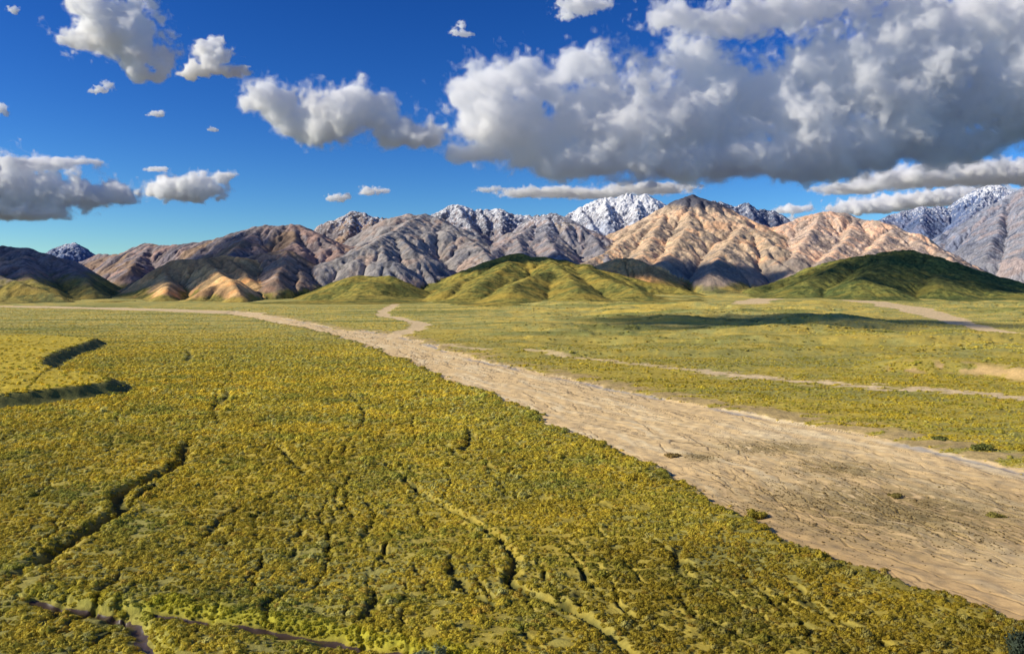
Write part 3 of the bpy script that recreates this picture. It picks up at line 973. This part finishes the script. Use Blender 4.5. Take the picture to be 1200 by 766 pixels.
# ------------------------------------------------------------------ clouds
def fftnoise(shape, vox, lmin, lmax, beta, seed):
    r = np.random.default_rng(seed).standard_normal(shape).astype(f32)
    f = np.fft.rfftn(r)
    k = [np.fft.fftfreq(shape[0], vox), np.fft.fftfreq(shape[1], vox), np.fft.rfftfreq(shape[2], vox)]
    kk = np.sqrt(k[0][:, None, None] ** 2 + k[1][None, :, None] ** 2 + k[2][None, None, :] ** 2)
    a = np.maximum(kk, 1 / lmax) ** (-beta)
    a[kk > 1 / lmin] = 0
    a[0, 0, 0] = 0
    n = np.fft.irfftn(f * a, s=shape).astype(f32)
    return n / n.std()


def surfnet(d, org, vox, iso):
    s = d > iso
    c = np.zeros(tuple(n - 1 for n in d.shape), np.uint8)
    for i in (0, 1):
        for j in (0, 1):
            for k in (0, 1):
                c += s[i:i + c.shape[0], j:j + c.shape[1], k:k + c.shape[2]]
    act = (c > 0) & (c < 8)
    idx = -np.ones(c.shape, np.int64)
    cell = np.argwhere(act)
    idx[act] = np.arange(len(cell))
    acc = np.zeros((len(cell), 3), f32)
    cnt = np.zeros(len(cell), f32)
    for a in [(i, j, k) for i in (0, 1) for j in (0, 1) for k in (0, 1)]:
        for ax in range(3):
            if a[ax] == 1:
                continue
            b = list(a)
            b[ax] = 1
            pa, pb = cell + np.array(a), cell + np.array(b)
            va, vb = d[pa[:, 0], pa[:, 1], pa[:, 2]], d[pb[:, 0], pb[:, 1], pb[:, 2]]
            m = (va > iso) != (vb > iso)
            t = np.where(m, (iso - va) / np.where(m, vb - va, 1), 0)
            p = pa.astype(f32)
            p[:, ax] += t
            acc[m] += p[m]
            cnt[m] += 1
    v = acc / cnt[:, None] * vox + np.array(org, f32)
    quads = []
    for ax in range(3):
        o = [x for x in range(3) if x != ax]
        sa = [slice(1, -1)] * 3
        sb = [slice(1, -1)] * 3
        sa[ax] = slice(0, -1)
        sb[ax] = slice(1, None)
        A_, B_ = s[tuple(sa)], s[tuple(sb)]
        e = np.argwhere(A_ != B_)
        ins = A_[A_ != B_]
        for x in o:
            e[:, x] += 1
        q = []
        for (u, v_) in ((-1, -1), (0, -1), (0, 0), (-1, 0)):
            p = e.copy()
            p[:, o[0]] += u
            p[:, o[1]] += v_
            q.append(idx[p[:, 0], p[:, 1], p[:, 2]])
        q = np.stack(q, 1)
        fl = ins if ax != 1 else ~ins
        q[~fl] = q[~fl][:, ::-1]
        quads.append(q)
    return v, np.concatenate(quads)


def vol_mat(name, dens, g, col=(1.0, 1.0, 1.0)):
    m = bpy.data.materials.new(name)
    m.use_nodes = True
    n = m.node_tree
    n.nodes.clear()
    o = n.nodes.new('ShaderNodeOutputMaterial')
    s = n.nodes.new('ShaderNodeVolumeScatter')
    s.inputs['Density'].default_value = dens
    s.inputs['Anisotropy'].default_value = g
    s.inputs['Color'].default_value = (*col, 1)
    n.links.new(s.outputs[0], o.inputs['Volume'])
    return m


def cloud(label, blobs, D, seed, npx=2.4, flat=0.5, amp=0.7, depth=0.8, bill=0.4, veil=1.0, core=1.0, iso=(-0.09, 0.05, 0.20), group=None, world=False):
    """blobs: photo px, py, half width px, half height px (, extra depth m), at depth D; veil and core are nested bodies of vapour"""
    s = D / F
    P = []
    for bb in blobs:
        if world:
            P.append((np.array(bb[:3], float), bb[3], bb[4]))
        else:
            P.append((at(bb[0], bb[1], D + (bb[4] if len(bb) > 4 else 0)), bb[2] * s, bb[3] * s))
    lo = np.min([p - np.array([rx, max(rx * depth, ry), ry]) * 1.6 for p, rx, ry in P], 0)
    hi = np.max([p + np.array([rx, max(rx * depth, ry), ry]) * 1.6 for p, rx, ry in P], 0)
    vox = npx * s
    n = np.ceil((hi - lo) / vox).astype(int) + 3
    ax = [(lo[i] + np.arange(n[i]) * vox).astype(f32) for i in range(3)]
    d = np.zeros(tuple(n), f32)
    for p, rx, ry in P:
        ryd = max(rx * depth, ry)
        dz = ax[2] - p[2]
        dz = np.where(dz < 0, dz * (1 + flat), dz)
        q = np.sqrt((((ax[0] - p[0]) / rx) ** 2)[:, None, None] + (((ax[1] - p[1]) / ryd) ** 2)[None, :, None] + ((dz / ry) ** 2)[None, None, :])
        d += np.exp(np.clip((1 - q) * 6, -30, 20))
    d = np.log(d + 1e-6) / 6
    big = np.median([ry for p, rx, ry in P])
    nz = fftnoise(d.shape, vox, 2.0 * vox, 2.6 * big, 1.68, seed)
    bil = 0.6 - np.abs(fftnoise(d.shape, vox, 4 * vox, 1.3 * big, 1.9, seed + 1))
    d = d + amp * 0.40 * nz + amp * 0.35 * bill * bil
    d[:1] = d[-1:] = -9
    d[:, :1] = d[:, -1:] = -9
    d[:, :, :1] = d[:, :, -1:] = -9
    v, q = surfnet(d, lo, vox, iso[0])
    k = 9500 / D * 40 / max(12, min(70, big / s))
    top = mk_mesh('cloud', v, q, vol_mat('cloud_veil', 0.0007 * k * veil, 0.0))
    tag(top, label, 'cloud', group)
    for nm, iv, dn in (('body', iso[1], 0.0017 * veil), ('core', iso[2], 0.0072 * core)):
        v, q = surfnet(d, lo, vox, iv)
        if len(q) > 20:
            mk_mesh(nm, v, q, vol_mat('cloud_' + nm, dn * k, 0.0), parent=top)
    return top


cloud('puffy white cloud of joined lobes left of the great cloud bank',
      [(310, 118, 26, 26), (328, 132, 22, 24), (395, 142, 45, 34), (425, 126, 28, 26), (470, 158, 40, 18), (358, 152, 30, 20), (500, 160, 22, 12), (448, 142, 30, 22)], 12500, 1)
cloud('tall ragged white cloud at the top left corner',
      [(135, 35, 42, 36), (110, 10, 25, 25), (165, 62, 30, 26), (170, 86, 20, 12), (88, 50, 16, 10), (70, 44, 10, 6)], 9800, 3, amp=0.9)
cloud('smaller ragged cloud just right of the tall top left cloud',
      [(248, 68, 20, 18), (236, 82, 22, 9), (275, 84, 18, 6), (222, 88, 14, 6), (252, 52, 12, 9)], 9500, 13, amp=0.9)
cloud('low grey-based cloud bank at the left edge above the mountains',
      [(20, 225, 70, 26), (80, 232, 50, 20), (130, 226, 36, 14), (-40, 220, 60, 40), (30, 194, 60, 6), (80, 190, 30, 5), (150, 236, 18, 7), (20, 250, 60, 12)], 14000, 5, flat=0.8, depth=0.5, core=0.9, veil=1.0)
cloud('small lit cloud right of the left edge bank',
      [(205, 222, 30, 14), (235, 222, 24, 16), (258, 208, 14, 10), (180, 226, 14, 8), (222, 230, 30, 10)], 13500, 7)
cloud('great grey and white cloud bank filling the upper right sky',
      [(560, 140, 40, 45), (600, 150, 60, 50), (560, 180, 50, 16), (650, 175, 80, 34), (620, 95, 50, 22), (730, 150, 90, 55), (690, 80, 40, 22), (700, 195, 90, 16),
       (815, 78, 30, 28), (820, 130, 100, 55), (800, 195, 110, 24), (900, 128, 80, 42), (965, 95, 60, 34), (930, 190, 110, 32), (1040, 110, 110, 60), (1010, 175, 110, 40),
       (1100, 60, 90, 50), (1160, 120, 100, 60), (1230, 60, 90, 70), (1100, 170, 90, 26), (1250, 130, 90, 50), (1060, 30, 60, 24), (1150, 20, 70, 26)], 13000, 11, npx=2.6, depth=0.42, flat=0.7, amp=0.78, bill=0.2, core=0.9, veil=1.1)
cloud('grey cloud streak drifting above the middle of the great bank',
      [(790, 22, 40, 14), (840, 30, 40, 10), (880, 22, 50, 16), (940, 12, 60, 18), (1000, 10, 50, 14)], 13000, 17, amp=0.9, veil=0.4, core=0.25)
cloud('thin flat cloud over the snow massif', [(615, 227, 30, 5), (655, 226, 40, 6), (700, 228, 40, 5), (760, 222, 50, 6)], 15000, 19, npx=1.8, veil=0.8, core=0.7)
cloud('bright low cloud behind the tan pink mountain', [(945, 262, 30, 8), (1000, 245, 30, 10), (1030, 244, 26, 8), (1075, 236, 50, 9), (1125, 232, 40, 11), (930, 246, 20, 6), (1160, 240, 40, 16)], 24000, 23, npx=2.0)
cloud('grey lower cloud layer under the right end of the great bank', [(1060, 212, 60, 8), (1120, 206, 70, 12), (1190, 205, 60, 14), (1000, 222, 40, 6)], 20000, 29, core=0.6)
small = 'small single cloudlets in the blue sky'
cloud('left one of a pair of small clouds above the pointed brown peak', [(395, 233, 12, 5), (405, 231, 8, 4)], 11000, 31, npx=1.2, group=small)
cloud('right one of a pair of small clouds above the pointed brown peak', [(432, 225, 11, 6), (445, 224, 10, 4)], 9600, 33, npx=1.2, group=small)
cloud('tiny cloud alone in the deep blue left of the great bank top', [(536, 38, 10, 5), (540, 31, 5, 5), (548, 41, 8, 3)], 12500, 37, npx=1.2, group=small)
cloud('small flat puff below the tall top left cloud', [(183, 134, 9, 4), (190, 132, 5, 3)], 12500, 41, npx=1.1, group=small)
cloud('smallest speck of cloud beside the puffy joined lobes', [(248, 152, 6, 3), (252, 153, 5, 2)], 10500, 43, npx=1.0, group=small)
cloud('small streaky cloud under the tall top left cloud', [(118, 106, 9, 4), (127, 100, 7, 5), (110, 108, 6, 3)], 12000, 47, npx=1.2, group=small)
cloud('small cloud cut by the left edge at mid sky', [(0, 130, 9, 7), (6, 134, 5, 4)], 12500, 53, npx=1.2, group=small)
cloud('small flat cloud between the edge bank and the puffy lobes', [(183, 199, 12, 3), (190, 198, 7, 3)], 13500, 59, npx=1.1, group=small)
cloud('small cloud at the top edge above the great bank', [(680, 8, 26, 9), (665, 20, 12, 5), (700, 6, 14, 6)], 12500, 61, npx=1.6, group=small, veil=0.8, core=0.6)
cloud('small wispy cloud right of the pair over the snow-dusted crest', [(570, 223, 12, 4), (582, 221, 9, 3)], 14500, 67, npx=1.1, group=small, veil=.6, core=.4)
cloud('tiny cloud in the far top left corner', [(14, 12, 7, 4), (18, 15, 5, 3)], 12000, 71, npx=1.0, group=small)


# unseen clouds added out of view, placed so their shadows darken chosen spots
def overhead(tx, ty, tz, rx, seed, alt=3000.0):
    t = (alt - tz) / SD[2]
    c = np.array([tx, ty, tz]) + SD * t
    return [(c[0] + dx * rx, c[1] + dy * rx, alt + 40, rx * k, rx * 0.42) for dx, dy, k in ((0, 0, .75), (.6, .25, .6), (-.6, -.2, .62), (1.1, .1, .4))]


for k, (tx, ty, tz, rx, lab, *stg) in enumerate([
        (-3300, 5700, 260, 1000, 'unseen cloud added overhead to shade the dark mountain shoulder at the left edge'),
        (-2650, 6600, 330, 560, 'unseen cloud added overhead to shade the foot of the long brown range', 0.45),
        (-40, 5950, 400, 520, 'unseen cloud added overhead to shade the top of the broad green foothill', 4),
        (2800, 5600, 280, 850, 'unseen cloud added overhead to shade the dark green rounded hill', 0.5),
        (1250, 6050, 250, 420, 'unseen cloud added overhead to shade the grey foot of the big tan mountain'),
        (*ground(np.array([855.]), np.array([378.]))[0], 20, 470, 'unseen cloud added overhead to shade a strip of the mid valley floor', 0.55)]):
    cloud(lab, overhead(tx, ty, tz, rx, k), 9500, 101 + k, npx=6.5, world=True, flat=0.3, veil=1.0 * (stg or [1])[0], core=0.4 * (stg or [1])[0], group='unseen clouds added to shade the valley')
print('clouds', time.time() - T0)

# ------------------------------------------------------------------ shrubs
def shrub_arrays(seed, nleaf=110, leaf=0.19, squash=0.55):
    nleaf = int(nleaf * 1.7)
    r = np.random.default_rng(seed)
    th = r.random(nleaf) * 2 * np.pi
    zz = r.random(nleaf) ** 0.8
    rr = np.sqrt(np.clip(1 - zz ** 2, 0, 1))
    lump = 1 + 0.22 * np.sin(th * r.integers(2, 4) + r.random() * 6) + 0.15 * r.standard_normal(nleaf)
    c = np.stack([rr * np.cos(th) * lump, rr * np.sin(th) * lump, zz * squash * lump], 1)
    nrm = c / np.array([1, 1, squash]) + r.standard_normal((nleaf, 3)) * 0.3
    nrm /= np.linalg.norm(nrm, axis=1, keepdims=True)
    t = np.cross(nrm, r.standard_normal((nleaf, 3)))
    t /= np.linalg.norm(t, axis=1, keepdims=True)
    b = np.cross(nrm, t)
    s = leaf * (0.6 + 0.8 * r.random((nleaf, 1)))
    v = np.stack([c - t * s, c + b * s * .6 - nrm * s * .2, c + t * s, c - b * s * .6 - nrm * s * .2], 1).reshape(-1, 3)
    q = np.arange(4 * nleaf).reshape(-1, 4)
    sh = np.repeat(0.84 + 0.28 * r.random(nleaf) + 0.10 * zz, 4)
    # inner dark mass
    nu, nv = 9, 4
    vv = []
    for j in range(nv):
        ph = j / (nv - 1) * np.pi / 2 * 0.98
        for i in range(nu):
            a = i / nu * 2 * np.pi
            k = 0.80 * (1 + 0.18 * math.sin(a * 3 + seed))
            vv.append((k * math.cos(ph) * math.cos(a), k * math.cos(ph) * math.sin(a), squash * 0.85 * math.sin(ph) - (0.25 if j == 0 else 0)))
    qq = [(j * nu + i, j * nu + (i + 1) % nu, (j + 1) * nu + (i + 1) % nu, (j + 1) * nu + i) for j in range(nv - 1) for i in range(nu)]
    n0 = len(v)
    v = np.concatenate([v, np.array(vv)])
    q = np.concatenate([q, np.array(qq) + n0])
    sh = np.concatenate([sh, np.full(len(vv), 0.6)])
    return v, q, sh


def leaf_mat(name, use_tint=True, col=(0.1, 0.1, 0.03)):
    m = bpy.data.materials.new(name)
    m.use_nodes = True
    t = m.node_tree
    n = t.nodes
    b = n['Principled BSDF']
    b.inputs['Roughness'].default_value = 0.75
    b.inputs['Specular IOR Level'].default_value = 0.15
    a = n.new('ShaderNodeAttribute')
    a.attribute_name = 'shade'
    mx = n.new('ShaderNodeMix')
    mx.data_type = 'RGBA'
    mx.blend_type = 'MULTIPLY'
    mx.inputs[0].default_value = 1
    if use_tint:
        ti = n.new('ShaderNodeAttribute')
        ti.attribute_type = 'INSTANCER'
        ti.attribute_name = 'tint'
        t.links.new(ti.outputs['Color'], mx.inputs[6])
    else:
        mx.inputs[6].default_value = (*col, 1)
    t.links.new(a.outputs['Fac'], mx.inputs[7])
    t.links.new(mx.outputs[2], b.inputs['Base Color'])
    tr = n.new('ShaderNodeBsdfTranslucent')
    t.links.new(mx.outputs[2], tr.inputs['Color'])
    ms = n.new('ShaderNodeMixShader')
    ms.inputs[0].default_value = 0.22
    t.links.new(b.outputs[0], ms.inputs[1])
    t.links.new(tr.outputs[0], ms.inputs[2])
    t.links.new(ms.outputs[0], n['Material Output'].inputs['Surface'])
    return m


M_LEAF = leaf_mat('shrub_leaves')
lib = bpy.data.collections.new('shrub_kinds')
for k in range(6):
    v, q, sh = shrub_arrays(200 + k, nleaf=(110, 110, 90, 130, 100, 80)[k], squash=(.55, .5, .62, .5, .7, .45)[k])
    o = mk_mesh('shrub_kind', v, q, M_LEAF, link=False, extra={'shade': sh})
    lib.objects.link(o)

rng = np.random.default_rng(99)
ye = [235.0]
pts = []
while ye[-1] < 4200:
    y = ye[-1]
    sp = max(1.65, y / 265)
    dy = sp * 0.92
    n = int(1.42 * y / sp)
    xs = (np.arange(n) + rng.random(n)) * (1.42 * y / n) - 0.71 * y
    pts.append(np.stack([xs, y + (rng.random(n) - .5) * dy * 1.4, np.full(n, sp)], 1))
    ye.append(y + dy)
pts = np.concatenate(pts)
sx, sy, ssp = pts.T
sz, sc_, sriv, schd, sgul, sbk, sstr, sbn, ssm, slu = plain(sx, sy)
dens = fbm(sx / 38, sy / 26, 301, 3)
dens2 = fbm(sx / 150, sy / 120, 303, 3)
u = rng.random(len(sx))
far = sstep(900, 2600, sy)
keepp = ((sriv < -1.2) | ((sriv < 8) & (rng.random(len(sx)) < 0.28 * (1 - sriv / 8)))) & (schd < -3) & (rng.random(len(sx)) > 1.6 * sgul - 0.3) & (sstr > 0.8) & (sbk < 0.3)
wave = fbm(sx / 11, sy / 6.5, 305, 2)
rside2 = ((sx / sy > -0.12 + 0.0 * sy) & (sriv > -900) & (sx > np.interp(sy, R_MID[::-1, 1], R_MID[::-1, 0]))).astype(f32)
streak = fbm(sx / 70, sy / 14, 307, 3)
prob = np.clip(0.70 + 0.45 * dens + 0.15 * dens2 + 0.9 * wave, 0.13, 1) * (1 - 0.6 * far) * (1 - 0.88 * ssm)
rside = sstep(1.0, 12.0, -sriv)
bnd = fbm(sx / 900, sy / 110, 27, 3)
rg_ = sstep(-0.1, 0.2, sx / sy + 0.1) * sstep(800, 1300, sy)
prob = prob * (1 - 0.85 * rg_ * sstep(0.02, -0.2, bnd + 0.25 * dens))
prob = prob * np.where(rside2 > 0, 0.25 + 0.75 * sstep(-.25, .3, streak + .4 * dens), 1)
prob = np.maximum(prob, slu)
barp = (sriv > 2) & (u < 0.8 * sbn ** 1.5)
sel = (keepp & (u < prob)) | barp
size = ssp * (0.42 + 0.36 * rng.random(len(sx)) ** 1.5) * (1 + 0.2 * dens + 0.35 * wave)
size = size * (1 + 0.7 * (rng.random(len(sx)) < 0.05))
size = size * (1 - 0.3 * rside2)
size = size * (1 - 0.1 * slu)
size = np.minimum(size, 5.0) * (1 - 0.18 * sstep(450, 1200, sy)) * np.where(barp, 0.34, 1)
r2_ = rng.random(len(sx))
mixn = fbm(sx / 55, sy / 45, 311, 3) + (r2_ - .5) * 0.5
gold = np.array([0.58, 0.44, 0.028])
olive = np.array([0.50, 0.41, 0.034])
green = np.array([0.33, 0.335, 0.042])
sage = np.array([0.52, 0.50, 0.17])
rust = np.array([0.46, 0.28, 0.03])
tc_ = mix(olive, gold, sstep(-0.2, 0.5, mixn))
tc_ = mix(tc_, green, sstep(0.15, 0.6, -mixn))
tc_ = mix(tc_, sage, (rng.random(len(sx)) < (0.08 + 0.14 * sstep(-.1, .4, dens2) + 0.12 * far)).astype(f32) * 0.8)
tc_ = mix(tc_, rust, (rng.random(len(sx)) < 0.06).astype(f32) * 0.8)
tc_ = mix(tc_, sc_ * 1.15, 0.30 + 0.45 * far)
tc_ = mix(tc_, np.array([0.52, 0.46, 0.03]), 0.7 * slu)
tc_ = mix(tc_, np.array([0.27, 0.19, 0.08]), barp.astype(f32))
tc_ *= np.clip(1.06 + 0.32 * fbm(sx / 90, sy / 60, 321, 4) + 0.18 * wave, .6, 1.5)[:, None]
tc_ *= (1 + 0.24 * sstep(420, 900, sy) * (rside2 < 1))[:, None]
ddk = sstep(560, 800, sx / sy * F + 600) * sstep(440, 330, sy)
tc_ = mix(tc_, tc_ * np.array([0.66, 0.62, 0.55]), ddk)  # vignette darkening of the lower right, put into the shrub tint
tc_ *= (0.90 + 0.20 * rng.random(len(sx)))[:, None]
me = bpy.data.meshes.new('tundra_shrubs')
n = int(sel.sum())
me.vertices.add(n)
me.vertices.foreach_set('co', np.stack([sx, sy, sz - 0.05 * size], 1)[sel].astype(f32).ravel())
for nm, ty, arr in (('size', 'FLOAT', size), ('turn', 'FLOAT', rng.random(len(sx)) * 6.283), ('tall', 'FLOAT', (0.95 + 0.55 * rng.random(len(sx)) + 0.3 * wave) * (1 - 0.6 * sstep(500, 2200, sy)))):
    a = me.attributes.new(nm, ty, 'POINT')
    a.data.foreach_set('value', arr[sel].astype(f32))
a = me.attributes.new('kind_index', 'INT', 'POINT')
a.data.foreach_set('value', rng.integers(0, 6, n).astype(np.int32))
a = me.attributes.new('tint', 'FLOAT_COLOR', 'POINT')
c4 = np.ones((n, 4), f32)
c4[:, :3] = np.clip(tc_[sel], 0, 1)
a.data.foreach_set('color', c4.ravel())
shr = bpy.data.objects.new('shrubbery', me)
COL.objects.link(shr)
tag(shr, 'carpet of low golden and green tundra shrubs over the valley floor', 'shrubs', kind='stuff')
ng = bpy.data.node_groups.new('scatter_shrubs', 'GeometryNodeTree')
ng.interface.new_socket('Geometry', in_out='INPUT', socket_type='NodeSocketGeometry')
ng.interface.new_socket('Geometry', in_out='OUTPUT', socket_type='NodeSocketGeometry')
gi, go = ng.nodes.new('NodeGroupInput'), ng.nodes.new('NodeGroupOutput')
mp = ng.nodes.new('GeometryNodeMeshToPoints')
ip = ng.nodes.new('GeometryNodeInstanceOnPoints')
cinf = ng.nodes.new('GeometryNodeCollectionInfo')
cinf.inputs['Collection'].default_value = lib
cinf.inputs['Separate Children'].default_value = True
cinf.inputs['Reset Children'].default_value = True
ip.inputs['Pick Instance'].default_value = True


def named(nm, ty):
    x = ng.nodes.new('GeometryNodeInputNamedAttribute')
    x.data_type = ty
    x.inputs['Name'].default_value = nm
    return x.outputs['Attribute']


cx = ng.nodes.new('ShaderNodeCombineXYZ')
cs = ng.nodes.new('ShaderNodeCombineXYZ')
mul = ng.nodes.new('ShaderNodeMath')
mul.operation = 'MULTIPLY'
lk = ng.links.new
s_ = named('size', 'FLOAT')
lk(s_, cs.inputs[0])
lk(s_, cs.inputs[1])
lk(s_, mul.inputs[0])
lk(named('tall', 'FLOAT'), mul.inputs[1])
lk(mul.outputs[0], cs.inputs[2])
lk(named('turn', 'FLOAT'), cx.inputs[2])
lk(gi.outputs[0], mp.inputs[0])
lk(mp.outputs[0], ip.inputs['Points'])
lk(cinf.outputs[0], ip.inputs['Instance'])
lk(named('kind_index', 'INT'), ip.inputs['Instance Index'])
lk(cx.outputs[0], ip.inputs['Rotation'])
lk(cs.outputs[0], ip.inputs['Scale'])
lk(ip.outputs[0], go.inputs[0])
md = shr.modifiers.new('scatter', 'NODES')
md.node_group = ng
print('shrubs', n, time.time() - T0)



# ------------------------------------------------------------------ single bushes that stand out
def tube(pts, radii, n=6):
    pts = [Vector(p) for p in pts]
    v, q = [], []
    for i, (p, r) in enumerate(zip(pts, radii)):
        d = (pts[min(i + 1, len(pts) - 1)] - pts[max(i - 1, 0)]).normalized()
        a = d.orthogonal().normalized()
        b = d.cross(a)
        for k in range(n):
            t = 2 * math.pi * k / n
            v.append(p + a * r * math.cos(t) + b * r * math.sin(t))
    for i in range(len(pts) - 1):
        for k in range(n):
            q.append((i * n + k, i * n + (k + 1) % n, (i + 1) * n + (k + 1) % n, (i + 1) * n + k))
    return np.array(v), np.array(q)


m_bark = surf_mat('bark', (2.0,), 0.3, 4.0, 0.05)


def bush(label, p, wd, ht, col, seed, group=None, name='willow_bush', nst=7, nl=900, spiky=0.0):
    r = np.random.default_rng(seed)
    root = bpy.data.objects.new(name, None)
    COL.objects.link(root)
    gz_ = float(plain(np.array([p[0]]), np.array([p[1]]))[0][0])
    root.location = (p[0], p[1], gz_ - 0.15)
    tag(root, label, 'bush', group)
    C, N_, S = [], [], []
    for k in range(nst):
        a = 2 * math.pi * k / nst + r.random()
        lean = (0.25 + 0.65 * r.random()) * wd / 2
        top = Vector((math.cos(a) * lean, math.sin(a) * lean, ht * (0.55 + 0.45 * r.random())))
        midp = Vector((top.x * .35, top.y * .35, top.z * .55))
        v, q = tube([(top.x * .05, top.y * .05, -0.2), midp, top], [0.09, 0.06, 0.02])
        mk_mesh('stem', v, q, m_bark, np.full((len(v), 3), .12), parent=root)
        for c_, rad in ((top * 0.92, wd * .20), (midp * 1.25, wd * .25)):
            m = nl // (2 * nst)
            d = r.standard_normal((m, 3))
            d /= np.linalg.norm(d, axis=1, keepdims=True)
            e = d * rad * (0.55 + 0.5 * r.random((m, 1))) * np.array([1, 1, ht / wd * 1.2 + 0.15])
            C.append(np.array(c_) + e)
            N_.append(d)
            S.append(np.full(m, 0.85 + 0.3 * r.random()))
    c = np.concatenate(C)
    c[:, 2] = np.maximum(c[:, 2], 0.15)
    nrm = np.concatenate(N_) + r.standard_normal(c.shape) * 0.35
    nrm /= np.linalg.norm(nrm, axis=1, keepdims=True)
    t = np.cross(nrm, r.standard_normal(c.shape))
    t[:, 2] += spiky
    t /= np.linalg.norm(t, axis=1, keepdims=True)
    b = np.cross(nrm, t)
    sz_ = 0.055 * wd * (0.6 + 0.8 * r.random((len(c), 1)))
    v = np.stack([c - t * sz_, c + b * sz_ * .55, c + t * sz_, c - b * sz_ * .55], 1).reshape(-1, 3)
    sh = np.repeat(np.concatenate(S) * (0.85 + 0.3 * r.random(len(c))), 4)
    mk_mesh('foliage', v, np.arange(len(v)).reshape(-1, 4), leaf_mat('bush_leaves', False, col), parent=root, extra={'shade': sh})
    return root


def gp(a, b):
    return px([(a, b)])[0]


bush('golden green willow clump alone on the pale gravel beside the near river edge', gp(886, 601), 12.5, 3.6, (0.36, 0.29, 0.035), 1, nst=9, nl=1300)
bush('low brown brush patch in the middle of the pale gravel', gp(788, 529), 15, 1.2, (0.32, 0.22, 0.07), 2, nst=9)
bush('dark green bush on the far river edge at the right', gp(1150, 527), 15, 4.2, (0.17, 0.18, 0.045), 3, nst=9)
bush('flat dark bush on the far river edge left of the taller dark bush', gp(1100, 516), 14, 2.4, (0.17, 0.18, 0.045), 4)
bush('low brown brush on the gravel bar nearest its upper edge', gp(1050, 577), 9, 1.3, (0.24, 0.19, 0.05), 5)
bush('low green brush on the gravel bar by the right edge', gp(1165, 599), 12, 1.3, (0.26, 0.22, 0.05), 6)
bush('dark blue green bush in the bottom right corner', gp(1196, 782), 11, 11, (0.05, 0.065, 0.04), 7, nst=10, nl=2200, spiky=0.8)
bush('left one of two grey green willows at the bottom edge', gp(492, 772), 7, 5.0, (0.20, 0.23, 0.12), 8, spiky=1.0)
bush('right one of two grey green willows at the bottom edge', gp(517, 771), 6, 5.5, (0.20, 0.23, 0.12), 9, spiky=1.0)

sc.cycles.volume_bounces = 30
sc.cycles.max_bounces = 32
sc.cycles.diffuse_bounces = 3
sc.cycles.use_denoising = True
print('script', time.time() - T0)
